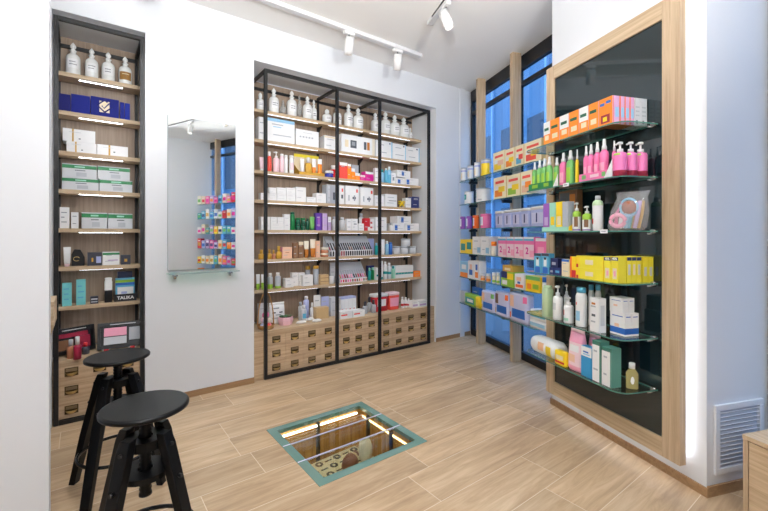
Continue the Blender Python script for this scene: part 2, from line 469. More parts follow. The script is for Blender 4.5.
# ------------------------------------------------------------------ ceiling tracks and spotlights
def track(name, p0, p1, label):
    d = Vector((p1[0]-p0[0], p1[1]-p0[1], 0)); L = d.length; a = math.atan2(d.y, d.x)
    t = thing(name, label, 'track light rail', (p0[0], p0[1], CEIL), a)
    mb = MB(); mb.box(0, L, -.03, .03, -.04, -.001, P((222, 223, 224), .45)); mb.build('rail', t, bevel=.003)
    mb = MB(); mb.box(.12, L*.995, -.033, -.0302, -.032, -.014, P((34, 34, 36), .5)); mb.build('contact_slot', t)
    mb = MB(); mb.box(-.004, -.0002, -.031, .031, -.041, -.001, P((236, 236, 236), .5)); mb.build('end_cap', t)
    return a
LAMPW = P((232, 232, 231), .4)
def spot(x, y, aim, label, energy, size=95, roll=0):
    t = thing('track_spotlight', label, 'spotlight', (x, y, CEIL-.041), roll)
    mb = MB(); mb.box(-.06, .06, -.022, .022, -.03, 0, LAMPW); mb.build('adapter', t, bevel=.003)
    mb = MB(); mb.tube([(0, 0, -.03), (0, 0, -.075)], .009, STEEL); mb.build('stem', t)
    dirv = Vector((aim[0]-x, aim[1]-y, aim[2]-(CEIL-.16))).normalized()
    q = Matrix.Rotation(-roll, 4, 'Z') @ dirv.to_track_quat('-Z', 'Y').to_matrix().to_4x4()
    M = Matrix.Translation((0, 0, -.14)) @ q
    mb = MB()
    mb.loft([(.075, .02, .02, 2), (.078, .046, .046, 2), (-.088, .046, .046, 2), (-.088, .039, .039, 2), (-.06, .036, .036, 2)], lambda z, u, f: LAMPW, M=M, capt=False)
    mb.build('head', t)
    mb = MB(); mb.loft([(-.066, .0355, .0355, 2), (-.064, .0355, .0355, 2)], lambda z, u, f: EM((255, 244, 226), 2.5), M=M); mb.build('lens', t)
    ld = bpy.data.lights.new('spot_beam', 'SPOT'); ld.energy = energy; ld.spot_size = R(size); ld.spot_blend = 1.0
    ld.shadow_soft_size = .06; ld.color = (1, .995, .985)
    lo = bpy.data.objects.new('spot_beam', ld); COL.objects.link(lo); lo.parent = t
    lo.matrix_local = Matrix.Translation((0, 0, -.14)) @ q @ Matrix.Translation((0, 0, -.10))
# ------------------------------------------------------------------ ceiling lights placed
d2a = math.atan2(D2[1], D2[0])
track('track_light_rail', (3.22, 3.56), (-2.3, 3.56), 'long white track rail on the ceiling along the shelving wall')
track('track_light_rail', (2.80, 2.95), (2.80-.3616*5.0, 2.95-.9323*5.0), 'white track rail on the ceiling running beside the window side')
spot(2.87, 3.56, (3.1, 4.1, 1.3), 'white cylinder spotlight on the wall track, closest to the rail end', KEY)
spot(2.22, 3.56, (2.2, 4.05, 1.2), 'white cylinder spotlight on the wall track, next to the middle bay', KEY)
spot(2.66, 2.59, (3.0, 1.7, 1.2), 'white cylinder spotlight on the track beside the window', KEY, roll=d2a)
spot(.45, 3.56, (.8, 4.05, 1.7), 'white spotlight on the wall track above the mirror', KEY)  # this and the next spot are out of view, added for more light
spot(-.5, 3.56, (.0, 4.05, 1.3), 'white spotlight on the wall track above the narrow unit', KEY)
for i, k in enumerate((1.3, 2.3, 3.3, 4.3)):  # out-of-view heads added on the window track for general light
    x, y = 2.80-.3616*k, 2.95-.9323*k
    spot(x, y, (x+.8, y+.5, .9) if i < 2 else (x-.5, y+.6, .3), ['white spotlight on the window track, facing the display panel', 'white spotlight on the window track past the panel', 'white spotlight on the window track behind the viewer', 'white spotlight at the far tail of the window track'][i], KEY*(.25 if i < 2 else 1.0), roll=d2a)
t3 = track('track_light_rail', (.9, 2.0), (-1.9, -1.8), 'white track rail on the ceiling over the counter side')  # unseen rail with four spots, added to light the room evenly
for i, k in enumerate((.25, .75, 1.7, 2.9)):
    x, y = .9-2.8*k/4.72, 2.0-3.8*k/4.72
    spot(x, y, [(1.5, 2.6, 0), (.3, 2.8, .2), (.6, 1.0, 0), (-.8, 1.2, .5)][i], ['white spotlight over the floor window', 'white spotlight over the bar stools', 'white spotlight over the open floor', 'white spotlight over the counter side'][i], KEY*1.35, 125, roll=t3)

FILL_OPAL = EM((252, 253, 255), FILL_GLOBE)  # glow of the added globe lamps
# ------------------------------------------------------------------ the two built-in units
SF = W+.30                       # shelf front edge
SB = W+.505                      # back board face
SHZ = [2.886, 2.556, 2.214, 1.890, 1.557, 1.229, .893]
BASEZ = .498
def unit(name, label, x0, x1, fx0, fx1, posts, strips):
    u = thing(name, label, 'shelving unit', ((x0+x1)/2, W, 0))
    cx = (x0+x1)/2
    mb = MB(); mb.box(x0+.001-cx, x1-.001-cx, .506, .5285, BASEZ+.002, RTOP-.02, OAKB); mb.build('back_panel', u)
    for i, p in enumerate(posts):
        mb = MB(); mb.box(p-.0155-cx, p+.0155-cx, .001, .033, .002, 3.225, BLACK); mb.build('post', u)
        q = min(max(p, x0+.02), x1-.02)
        mb = MB(); mb.box(q-.012-cx, q+.012-cx, .482, .505, BASEZ+.003, 3.225, BLACK); mb.build('rear_post', u)
        mb = MB(); mb.box(p-.013-cx, p+.013-cx, .034, .481, 3.195, 3.225, BLACK); mb.build('top_bar', u)
    for i in range(len(posts)-1):
        a, b = posts[i]+.016-cx, posts[i+1]-.016-cx
        mb = MB(); mb.box(a, b, .001, .033, 3.193, 3.225, BLACK); mb.build('front_rail', u)
        mb = MB(); mb.box(a, b, .001, .033, .002, .034, BLACK); mb.build('bottom_rail', u)
    mb = MB(); mb.box(x0+.033-cx, x1-.033-cx, .482, .505, 3.16, 3.19, BLACK); mb.build('rear_rail', u)
    for kz, z in enumerate(SHZ):
        mb = MB(); mb.box(x0+.002-cx, x1-.002-cx, SF-W, .481, z-.034, z, OAK); s = mb.build('shelf', u)
        for (a, b) in strips:
            mb = MB(); mb.box(a-cx, b-cx, SF-W+(.04 if len(strips) == 1 else .008), SF-W+(.058 if len(strips) == 1 else .018), z-.038, z-.0345, LED if len(strips) == 1 else LEDM); mb.build('led_strip', s)
        for p in posts[1:-1] + ([posts[-1]-.06] if len(posts) > 2 else []):
            if (kz, p) in ((1, 2.368), (4, 2.985), (5, 2.985), (4, 2.368)): continue
            mb = MB(); mb.prism([(SF-W+.09, z-.035), (.481, z-.035), (.481, z-.10)][::-1], p-.008-cx, p+.008-cx, BLACK, axis=0); mb.build('bracket', s)
    return u
POSTS = [1.514, 2.368, 2.985, 3.828]
unit('shelving_unit', 'wide built-in shelving unit with three bays framed in black steel', RX0, RX1, 1.496, 3.84, POSTS, [(1.62, 2.27), (2.42, 2.92), (3.04, 3.74)])
unit('shelving_unit', 'narrow built-in shelving unit with seven lit shelves behind the stools', NX0, NX1, -.188, .43, [-.171, .411], [(-.03, .29)])
# drawer cabinets
def handle_bm():
    mb = MB()
    w_, h_ = .044, .034
    # thin label frame with a hooded cup pull below it
    mb.box(-w_, w_, -.004, -.0005, h_-.006, h_, DBRASS); mb.box(-w_, -w_+.007, -.004, -.0005, -h_, h_-.006, DBRASS); mb.box(w_-.007, w_, -.004, -.0005, -h_, h_-.006, DBRASS)
    mb.box(-w_+.007, w_-.007, -.0022, -.0005, .004, h_-.006, P((128, 108, 78), .6))
    n = 10; base = len(mb.v)
    for j in range(5):
        ph = j/4*PI/2
        for i in range(n+1):
            a = PI*i/n
            mb.v.append((-math.cos(a)*w_*.86, -.004-math.sin(a)*math.sin(ph)*.024, -.004-.030*math.cos(ph)*math.sin(a)*1.0 if True else 0))
    for j in range(4):
        for i in range(n):
            a = base+j*(n+1)+i
            mb.face((a, a+1, a+n+2, a+n+1), BRASS, True)
    mb.box(-w_+.007, w_-.007, -.0025, -.0005, -h_, .003, DBRASS)
    return mb
HANDLE = handle_bm().build('handle'); HME = HANDLE.data; bpy.data.objects.remove(HANDLE)
def hxs(*p): return [on_y(q, 330, W+.028)[0] for q in p]
def drawer_cab(name, label, x0, x1, bays, zs):
    cx = (x0+x1)/2
    u = thing(name, label, 'drawer cabinet', (cx, W, 0))
    mb = MB(); mb.box(x0+.002-cx, x1-.002-cx, .056, .48, .004, BASEZ-.02, OAKD); mb.build('carcass', u)
    mb = MB(); mb.box(x0+.002-cx, x1-.002-cx, .0335, .48, BASEZ-.0195, BASEZ, OAK); mb.build('worktop', u)
    segs = [(x0+.002, bays[0][0])] + [(bays[i][1], bays[i+1][0]) for i in range(len(bays)-1)] + [(bays[-1][1], x1-.002)]
    for (a, b) in segs:
        mb = MB(); mb.box(a-cx, b-cx, .034, .0555, .004, BASEZ-.02, OAKD); mb.build('filler_panel', u)
    for (a, b, xs) in bays:
        cuts = [a] + [(xs[i]+xs[i+1])/2 for i in range(len(xs)-1)] + [b]
        for r in range(3):
            z0 = .036+r*(BASEZ-.056)/3; z1 = z0+(BASEZ-.056)/3-.0014
            for i, hx in enumerate(xs):
                dx0, dx1 = cuts[i]+.0007, cuts[i+1]-.0007
                mb = MB(); mb.box(dx0-cx, dx1-cx, .036, .055, z0, z1, OAKD); d = mb.build('drawer', u)
                h = bpy.data.objects.new('handle', HME); COL.objects.link(h); h.parent = d
                h.location = (hx-cx, .036, zs[r])
    return u
drawer_cab('drawer_cabinet', 'wide oak drawer cabinet with brass cup pulls under three bays', RX0, RX1,
    [(1.534, 2.349, hxs(276.6, 295, 312.2, 328.5)), (2.387, 2.966, hxs(346.6, 358.9, 371.9)), (3.004, 3.808, hxs(386.5, 399, 411.3, 423.4))], (.10, .245, .394))
drawer_cab('drawer_cabinet', 'narrow oak drawer cabinet with nine drawers behind the stools', NX0, NX1, [(-.151, .391, hxs(71.5, 99.8, 127.6))], (.10, .255, .402))

# ------------------------------------------------------------------ mirror
mr = thing('wall_mirror', 'tall frameless mirror on the white wall between the two units', 'mirror', (.90, W-.001, 1.18))
mb = MB(); mb.box(-.297, .297, -.022, -.010, 0, 1.395, P((150, 165, 165), .2)); mb.build('backing', mr)
mm, mnt, mbs = new_mat('silvered_glass'); mbs.inputs['Metallic'].default_value = 1; mbs.inputs['Roughness'].default_value = .015; mbs.inputs['Base Color'].default_value = (.80, .84, .84, 1)
mb = MB(); mb.box(-.295, .295, -.0245, -.0222, .002, 1.393, mm); mb.build('mirror_glass', mr)
gs = thing('mirror_shelf', 'narrow glass shelf under the wall mirror on two chrome clips', 'shelf', (.90, W-.001, 1.15))
GEDGE = P((150, 168, 172), .12, coat=.5)
GTOP = GLASS((214, 236, 228), 1.5, 's')
mb = MB(); mb.box(-.305, .305, -.13, -.006, 0, .010, GTOP); mb.build('glass_plate', gs)
mb = MB(); mb.box(-.305, .305, -.1322, -.1302, 0, .010, GEDGE); mb.build('front_edge', gs)
for x in (-.24, .24):
    mb = MB(); mb.box(x-.018, x+.018, -.06, -.001, -.022, -.001, STEEL); mb.tube([(x, -.03, -.022), (x, -.03, -.045)], .012, STEEL); mb.build('clip', gs)

# ------------------------------------------------------------------ display panel on the pillar
dp = thing('framed_display', 'tall oak framed panel with black glass and six glass shelves', 'display panel', (*wpt(.65, 0), 0), RZ)
# local: x = .65 - t, y = -n
def lx(t): return .65-t
T0, T1, Z0, Z1, FW = .08, 1.262, .145, 2.935, .112
def bx(mb, ta, tb, na, nb, za, zb, mat): mb.box(lx(max(ta, tb)), lx(min(ta, tb)), -max(na, nb), -min(na, nb), za, zb, mat)
mb = MB(); bx(mb, T0, T0+FW, .052, .10, Z0, Z1, OAKV); mb.build('stile', dp, bevel=.0015)
mb = MB(); bx(mb, T1-.094, T1, .052, .10, Z0, Z1, OAKV); mb.build('stile', dp, bevel=.0015)
mb = MB(); bx(mb, T0+FW+.0005, T1-.0945, .052, .10, Z1-FW, Z1, OAK); mb.build('top_rail', dp, bevel=.0015)
mb = MB(); bx(mb, T0+FW+.0005, T1-.0945, .052, .10, Z0, Z0+FW, OAK); mb.build('bottom_rail', dp, bevel=.0015)
BG = P((18, 35, 40), .06, coat=.3, var=.02)
mb = MB(); bx(mb, T0+FW+.0005, T1-.0945, .060, .086, Z0+FW+.0005, Z1-FW-.0005, BG); mb.build('black_glass', dp)
mb = MB(); bx(mb, T0+.035, T1-.035, .012, .0515, Z0+.035, Z1-.035, P((208, 212, 218), .6)); mb.build('carcass', dp)
LEDW = EM((236, 242, 255), PANEL_LED)
for q in ((T0+.030, T0+.0345, Z0+.04, Z1-.04), (T1-.0345, T1-.030, Z0+.04, Z1-.04)):
    mb = MB(); bx(mb, q[0], q[1], .014, .028, q[2], q[3], LEDW); mb.build('led_strip', dp)
for q in ((Z0+.030, Z0+.0345), (Z1-.0345, Z1-.030)):
    mb = MB(); bx(mb, T0+.05, T1-.05, .014, .028, q[0], q[1], LEDW); mb.build('led_strip', dp)
GLS = GLASS((234, 243, 240), 1.5, 'p')
def rrect(t0, t1, n0, n1, r):
    """outline in (t, n): rounded at the room-side corners"""
    p = [(t0, n0)]
    for k in range(7):
        a = PI+ -k*PI/2/6
        p.append((t0+r+r*math.cos(a), n1-r+r*math.sin(a)))
    for k in range(7):
        a = PI/2-k*PI/2/6
        p.append((t1-r+r*math.cos(a), n1-r+r*math.sin(a)))
    p.append((t1, n0))
    return p
def glass_shelf(parent, ox, t0, t1, n0, n1, r, z, th=.008):
    p = [(ox-t, -n) for t, n in rrect(t0, t1, n0, n1, r)]
    a = sum(p[i][0]*p[(i+1) % len(p)][1]-p[(i+1) % len(p)][0]*p[i][1] for i in range(len(p)))
    if a < 0: p = p[::-1]
    mb = MB(); mb.prism(p, z-th, z, GEDGE2, endmat=GLS)
    return mb.build('glass_shelf', parent)
GEDGE2 = P((70, 128, 116), .12, coat=.6)
PSZ = [2.191, 1.860, 1.527, 1.203, .865, .545]
for z in PSZ:
    s = glass_shelf(dp, .65, .215, 1.19, .102, .388, .085, z)
    for t in (.234, 1.15):
        mb = MB(); mb.tube([(lx(t), -.0865, z-.005), (lx(t), -.128, z-.005)], .014, STEEL, 10); mb.tube([(lx(t), -.10, z-.019), (lx(t), -.16, z-.019)], .006, STEEL, 8)
        mb.build('bracket', s)

# ------------------------------------------------------------------ display rack in front of the window
dr = thing('window_rack', 'two floor to ceiling oak posts carrying six glass shelves before the window', 'display rack', (*wpt(2.5, 0), 0), RZ)
def lw(t): return 2.5-t
for t in (2.478, 3.297):
    mb = MB(); mb.box(lw(t), lw(t)+.058, .335, .452, .001, CEIL-.0015, OAKV); mb.build('post', dr, bevel=.002)
WSZ = [2.246, 1.924, 1.586, 1.248, .918, .552]
for z in WSZ:
    s = glass_shelf(dr, 2.5, 1.75, 3.47, -.330, -.150, .05, z)
    for t in (2.45, 3.27):
        mb = MB(); mb.box(lw(t)-.02, lw(t)+.02, .22, .334, z-.045, z-.011, BLACK); mb.build('bracket', s)

# ------------------------------------------------------------------ bar stools
SB_ = P((11, 12, 14), .36, var=.15, scale=60)
SB_.node_tree.nodes['Principled BSDF'].inputs['Specular IOR Level'].default_value = .22
def stool(x, y, rz, label):
    t = thing('bar_stool', label, 'bar stool', (x, y, 0), rz, 'black bar stools')
    mb = MB(); mb.loft([(.751, .10, .10, 2), (.752, .160, .160, 2), (.757, .169, .169, 2), (.767, .170, .170, 2), (.773, .166, .166, 2), (.7745, .158, .158, 2)], lambda z, u, f: SB_, seg=56); mb.build('seat', t)
    mb = MB(); mb.loft([(.715, .035, .035, 2), (.7505, .075, .075, 2)], lambda z, u, f: SB_); mb.build('seat_plate', t)
    mb = MB()
    prof = []
    for k in range(36):
        z = .40+k*.009; prof.append((z, .021 if k % 2 else .025, .021 if k % 2 else .025, 2))
    mb.loft([(.385, .018, .018, 2), (.39, .026, .026, 2)]+prof+[(.7145, .024, .024, 2)], lambda z, u, f: SB_, seg=16); mb.build('screw', t)
    mb = MB()
    n = 28
    for z0, z1, r0, r1 in ((.600, .640, .030, .078), (.480, .503, .030, .098)):
        b = len(mb.v)
        for z, r in ((z0, r0), (z0, r1), (z1, r1), (z1, r0)):
            for k in range(n): mb.v.append((r*math.cos(2*PI*k/n), r*math.sin(2*PI*k/n), z))
        for j in range(4):
            for k in range(n):
                a = b+j*n; c = b+((j+1) % 4)*n; k2 = (k+1) % n
                mb.face((a+k, a+k2, c+k2, c+k), SB_)
        if z0 > .5: o1 = mb.build('hub', t)
        else: o1 = mb.build('collar', t)
        mb = MB()
    for k in range(4):
        a = k*PI/2+PI/4
        mb = MB(); b = len(mb.v)
        # tapered leg leaning outward: a stack of rectangles
        for z, rad, wd, th in ((0, .265, .024, .017), (.30, .194, .027, .019), (.62, .106, .027, .021), (.665, .090, .023, .019)):
            for sx, sy in ((-1, -1), (1, -1), (1, 1), (-1, 1)):
                px, py = rad+sx*th, sy*wd
                mb.v.append((px*math.cos(a)-py*math.sin(a), px*math.sin(a)+py*math.cos(a), z))
        for j in range(3):
            for q in range(4):
                q2 = (q+1) % 4; mb.face((b+j*4+q, b+j*4+q2, b+j*4+4+q2, b+j*4+4+q), SB_)
        mb.face((b+3, b+2, b+1, b), SB_); mb.face((b+12, b+13, b+14, b+15), SB_)
        mb.build('leg', t, bevel=.003)
        mb = MB()
        for z, rad in ((.62, .135), (.49, .178)):
            mb.tube([(rad*math.cos(a), rad*math.sin(a), z), ((rad-.016)*math.cos(a), (rad-.016)*math.sin(a), z)], .008, P((60, 60, 62), .3, metal=1))
            mb.build('bolt', t); mb = MB()
    mb = MB(); mb.tube([(.198*math.cos(2*PI*k/36), .198*math.sin(2*PI*k/36), .205) for k in range(36)], .0095, P((28, 29, 31), .25, metal=.5), closed=True); mb.build('foot_ring', t)
    return t
stool(.167, 2.90, R(8), 'black round bar stool standing by the narrow shelving unit')
stool(.213, 1.985, R(-3), 'black round bar stool standing farther out from the shelving')

# ------------------------------------------------------------------ opal globe lamps added out of view to brighten room and ceiling
for i, (x, y) in enumerate(((.12, 1.45), (-.25, .2), (.35, -.9))):
    t = thing('globe_pendant', ['opal globe pendant hanging on the stool side', 'opal globe pendant hanging in the middle of the shop', 'opal globe pendant in the rear half of the shop'][i], 'pendant lamp', (x, y, CEIL))
    mb = MB(); mb.loft([(-.03, .05, .05, 2), (-.001, .055, .055, 2)], lambda z, u, f: LAMPW); mb.build('canopy', t)
    mb = MB(); mb.tube([(0, 0, -.03), (0, 0, -.36)], .006, BLACK); mb.build('cord', t)
    mb = MB(); mb.loft([(-.49+.13*math.sin(a), .13*math.cos(a), .13*math.cos(a), 2) for a in [-PI/2*.98+k*PI*.98/12 for k in range(13)]], lambda z, u, f: FILL_OPAL); mb.build('globe', t)

# ------------------------------------------------------------------ bowl lamps added out of view to throw fill light on the ceiling
for i, (x, y, aim) in enumerate(((.42, .45, (1.25, 2.1, CEIL)), (1.0, -.9, (1.5, 1.0, CEIL)))):
    t = thing('uplighter', ['white bowl uplighter hanging above the viewer', 'white bowl uplighter hanging by the rear wall'][i], 'uplighter', (x, y, CEIL))
    mb = MB(); mb.loft([(-.02, .04, .04, 2), (-.001, .045, .045, 2)], lambda z, u, f: LAMPW); mb.build('canopy', t)
    mb = MB(); mb.tube([(0, 0, -.02), (0, 0, -1.345)], .007, STEEL); mb.build('rod', t)
    mb = MB(); mb.loft([(-1.40, .03, .03, 2), (-1.395, .10, .10, 2), (-1.36, .17, .17, 2), (-1.30, .21, .21, 2), (-1.30, .205, .205, 2), (-1.355, .165, .165, 2), (-1.385, .09, .09, 2)], lambda z, u, f: LAMPW, seg=32); mb.build('bowl', t)
    mb = MB(); mb.loft([(-1.35, .03, .03, 2), (-1.32, .045, .045, 2), (-1.29, .02, .02, 2)], lambda z, u, f: EM((255, 250, 242), 8)); mb.build('bulb', t)
    ld = bpy.data.lights.new('uplight_beam', 'SPOT'); ld.energy = FILL_UP*(1, 1.1)[i]; ld.spot_size = R(112); ld.spot_blend = 1; ld.shadow_soft_size = .12; ld.color = (.985, .992, 1)
    lo = bpy.data.objects.new('uplight_beam', ld); COL.objects.link(lo); lo.parent = t
    d = Vector((aim[0]-x, aim[1]-y, 1.25)).normalized()
    lo.matrix_local = Matrix.Translation((0, 0, -1.22)) @ d.to_track_quat('-Z', 'Y').to_matrix().to_4x4()
# ------------------------------------------------------------------ goods
CO = dict(w=(238, 239, 240), iv=(240, 232, 214), cr=(236, 222, 190), lg=(206, 210, 215), g=(150, 156, 164), dg=(84, 90, 98), k=(26, 27, 32),
    navy=(34, 48, 110), blue=(40, 104, 190), lb=(150, 200, 230), sky=(96, 178, 212), teal=(30, 150, 150), tq=(120, 208, 212), mint=(160, 220, 196),
    grn=(26, 128, 72), dgn=(14, 84, 62), lime=(150, 196, 60), gr2=(112, 182, 100), pg=(196, 222, 180), yel=(248, 214, 40), ye2=(240, 226, 60), gold=(206, 160, 60), amb=(196, 120, 40),
    org=(246, 140, 40), or2=(240, 110, 40), red=(206, 40, 52), rd2=(236, 84, 70), dr=(150, 30, 60), pink=(236, 116, 170), pk2=(246, 168, 196), ppk=(246, 214, 222), mag=(222, 40, 150),
    lav=(196, 170, 214), pur=(96, 60, 160), pu2=(150, 90, 180), tan=(206, 176, 130), brn=(120, 84, 56), cop=(196, 130, 96), brz=(140, 104, 76), peach=(240, 196, 166),
    lil=(204, 206, 236), pbl=(172, 182, 226), blu2=(60, 70, 170), silv=(178, 184, 192), dk2=(56, 58, 70))
def C_(k): return CO[k] if isinstance(k, str) else k
def PM(k, rough=.45): return P(C_(k), rough, var=.03)
def face_grid(mb, o3, ux, uz, bands, base, nrm_flip=False):
    """one face cut into coloured cells; o3 origin corner, ux/uz full edge vectors"""
    xs = sorted({0., 1.} | {b[0] for b in bands} | {b[1] for b in bands}); zs = sorted({0., 1.} | {b[2] for b in bands} | {b[3] for b in bands})
    b0 = len(mb.v)
    for z in zs:
        for x in xs: mb.v.append(tuple(o3[i]+ux[i]*x+uz[i]*z for i in range(3)))
    n = len(xs)
    for j in range(len(zs)-1):
        for i in range(n-1):
            xm, zm = (xs[i]+xs[i+1])/2, (zs[j]+zs[j+1])/2; m = base
            for b in bands:
                if b[0] <= xm <= b[1] and b[2] <= zm <= b[3]: m = PM(b[4])
            mb.face((b0+j*n+i, b0+j*n+i+1, b0+(j+1)*n+i+1, b0+(j+1)*n+i), m)
def lines(rnd, x0=.12, x1=.8, z0=.3, z1=.75, n=3, c='g'):
    out = []
    for i in range(n):
        z = z1-(z1-z0)*i/max(1, n-1); a = x0+rnd.uniform(0, .08); b = a+(x1-x0)*rnd.uniform(.45, 1)
        out.append((a, min(b, .96), z-.025, z+.02, c))
    return out
rnd = random.Random(11)
def k_box(name, w, h, d, o):
    base = PM(o.get('c', 'w'), o.get('rough', .42)); side = PM(o['s']) if 's' in o else base; top = PM(o['t']) if 't' in o else base
    mb = MB(); x, y = w/2, d/2
    fb = list(o.get('b', ()))
    if o.get('ln', 1) and w > .02: fb += lines(rnd, n=o.get('ln', 2), c=o.get('lc', 'silv'))
    face_grid(mb, (-x, -y, 0), (w, 0, 0), (0, 0, h), fb, base)
    face_grid(mb, (x, -y, 0), (0, d, 0), (0, 0, h), o.get('sb', ()), side)
    face_grid(mb, (-x, y, 0), (0, -d, 0), (0, 0, h), o.get('sb', ()), side)
    face_grid(mb, (x, y, 0), (-w, 0, 0), (0, 0, h), (), base)
    face_grid(mb, (-x, -y, h), (w, 0, 0), (0, d, 0), (), top)
    face_grid(mb, (-x, y, 0), (w, 0, 0), (0, -d, 0), (), base)
    r = mb.build(name, merge=True)
    if 'text' in o:
        for (s, sz, px, pz, c) in o['text']:
            m2 = MB(); m2.text(s, sz*h, Matrix.Translation((-x+px*w, -y-.0006, pz*h)) @ Matrix.Rotation(PI/2, 4, 'X'), PM(c)); m2.build('printed_number', r)
    if 'flap' in o:          # open shelf-ready lid standing up at the back
        m2 = MB(); m2.box(-x, x, y-.003, y, h, h*(1+o['flap']), base); m2.build('flap', r)
    return r
def colf_for(base, bands, labels, h, sm=None):
    bm_ = [(a*h, b*h, PM(c)) for a, b, c in bands]; lb = [(a*h, b*h, u0, u1, PM(c)) for a, b, u0, u1, c in labels]
    def f(z, u, fr):
        m = base
        for a, b, mm in bm_:
            if a <= z <= b: m = mm
        if fr > 0:
            for a, b, u0, u1, mm in lb:
                if a <= z <= b and u0 <= u <= u1: m = mm
        return m
    return f
def rings_with(prof, cuts):
    """prof (z,a,c,p) linear; insert rings at cut heights"""
    out = [prof[0]]
    for i in range(1, len(prof)):
        a, b = prof[i-1], prof[i]
        for z in sorted(set(cuts)):
            if a[0]+1e-5 < z < b[0]-1e-5:
                t = (z-a[0])/(b[0]-a[0]); out.append(tuple(a[k]+(b[k]-a[k])*t for k in range(4)))
        out.append(b)
    return out
def revolve(name, prof, h, base, bands=(), labels=(), parent=None, seg=20):
    cuts = [x*h for b in bands for x in b[:2]] + [x*h for b in labels for x in b[:2]]
    mb = MB(); mb.loft(rings_with(prof, cuts), colf_for(base, bands, labels, h), seg=seg)
    return mb.build(name, parent)
def scrib(rows, u=.5): return [(z, z+.022, -u, u*rnd.uniform(.4, 1), 'dg') for z in rows]
MILK = P((232, 234, 232), .18, coat=.4, var=.02)
CLEARB = None
def k_apoth(name, w, h, d, o):
    r = w/2; t = thing(name)
    base = MILK if o.get('c', 'w') == 'w' else TRL((214, 220, 220), .3)
    H = h
    prof = [(0, r*.93, r*.93, 2), (.012*H, r, r, 2), (.50*H, r, r, 2), (.57*H, r*.92, r*.92, 2), (.62*H, r*.70, r*.70, 2), (.655*H, r*.40, r*.40, 2), (.72*H, r*.36, r*.36, 2), (.73*H, r*.50, r*.50, 2), (.75*H, r*.50, r*.50, 2)]
    labels = [(.18, .46, -.72, .72, o.get('lab', 'w'))] + scrib((.36, .28), .55) if o.get('c', 'w') == 'w' else []
    if 'lab' in o: labels = [(.14, .42, -.85, .85, o['lab'])] + [(.33, .35, -.6, .6, 'cr')]
    revolve('body', prof, H, base, (), labels, t, 28)
    if 'fill' in o:
        revolve('liquid', [(.006*H, r*.88, r*.88, 2), (o['fill']*H, r*.9, r*.9, 2)], H, PM(o['fill_c'], .2), (), (), t)
    st = [(.751*H, r*.34, r*.34, 2), (.79*H, r*.30, r*.30, 2), (.80*H, r*.20, r*.20, 2), (.83*H, r*.38, r*.38, 2), (.88*H, r*.44, r*.44, 2), (.94*H, r*.28, r*.28, 2), (1.0*H, r*.06, r*.06, 2)]
    if o.get('short'): st = [(.751*H, r*.34, r*.34, 2), (.80*H, r*.5, r*.5, 2), (.9*H, r*.46, r*.46, 2), (1.0*H, r*.2, r*.2, 2)]
    revolve('stopper', st, H, base, (), (), t)
    return t
def k_bottle(name, w, h, d, o):
    """o: c body, k cap, b bands, l labels, p squareness, kh cap share, top: cap|pump|spray"""
    r = w/2; c = o.get('dp', 1)*r; p = o.get('p', 2); t = thing(name); kh = o.get('kh', .2); kind = o.get('top', 'cap'); H = h
    base = TRL((214, 220, 220), .3) if o.get('c') == 'clear' else PM(o.get('c', 'w'), .3)
    cap = PM(o.get('k', 'w'), .35)
    if kind == 'cap':
        z = 1-kh; kr = o.get('kr', .6)
        prof = [(0, r*.92, c*.92, p), (.015*H, r, c, p), ((z-.10)*H, r, c, p), ((z-.04)*H, r*.86, c*.86, p), (z*H, r*kr*.9, c*kr*.9, 2)]
        revolve('body', prof, H, base, o.get('b', ()), o.get('l', ()), t)
        revolve('cap', [(z*H+.0005, r*kr, c*kr, 2), (.985*H, r*kr, c*kr, 2), (H, r*kr*.85, c*kr*.85, 2)], H, cap, (), (), t)
    elif kind == 'pump':
        z = .70
        prof = [(0, r*.92, c*.92, p), (.015*H, r, c, p), ((z-.08)*H, r, c, p), ((z-.03)*H, r*.85, c*.85, p), (z*H, r*.45, c*.45, 2)]
        revolve('body', prof, H, base, o.get('b', ()), o.get('l', ()), t)
        mb = MB()
        mb.loft([(z*H+.0005, r*.46, r*.46, 2), ((z+.09)*H, r*.46, r*.46, 2), ((z+.10)*H, r*.16, r*.16, 2), (.93*H, r*.16, r*.16, 2), (.935*H, r*.42, r*.42, 2), (.99*H, r*.40, r*.40, 2), (H, r*.3, r*.3, 2)], lambda z_, u, f: cap, seg=14)
        mb.tube([(-r*.2, 0, .965*H), (-r*.72, 0, .960*H), (-r*.82, 0, .94*H)], r*.15, cap, 8)
        mb.build('pump', t)
    else:                       # slender spray nozzle under a tapered cap
        z = .72
        prof = [(0, r*.92, c*.92, p), (.015*H, r, c, p), ((z-.12)*H, r, c, p), ((z-.05)*H, r*.86, c*.86, p), (z*H, r*.5, c*.5, 2)]
        revolve('body', prof, H, base, o.get('b', ()), o.get('l', ()), t)
        revolve('spray_cap', [(z*H+.0005, r*.56, r*.56, 2), ((z+.09)*H, r*.54, r*.54, 2), ((z+.12)*H, r*.40, r*.40, 2), (.95*H, r*.36, r*.36, 2), (H, r*.28, r*.28, 2)], H, cap, (), (), t)
    return t
def k_tube(name, w, h, d, o):
    r = w/2; t = thing(name); H = h; base = PM(o.get('c', 'w'), .35)
    prof = [(.14*H, r*.78, r*.62, 2), (.2*H, r*.85, r*.7, 2), (.6*H, r*.93, r*.45, 2.4), (.94*H, r, r*.12, 3), (H, r, r*.05, 4)]
    revolve('body', prof, H, base, o.get('b', ()), o.get('l', ()), t)
    revolve('cap', [(0, r*.66, r*.6, 2), (.139*H, r*.74, r*.64, 2)], H, PM(o.get('k', 'w'), .35), (), (), t)
    return t
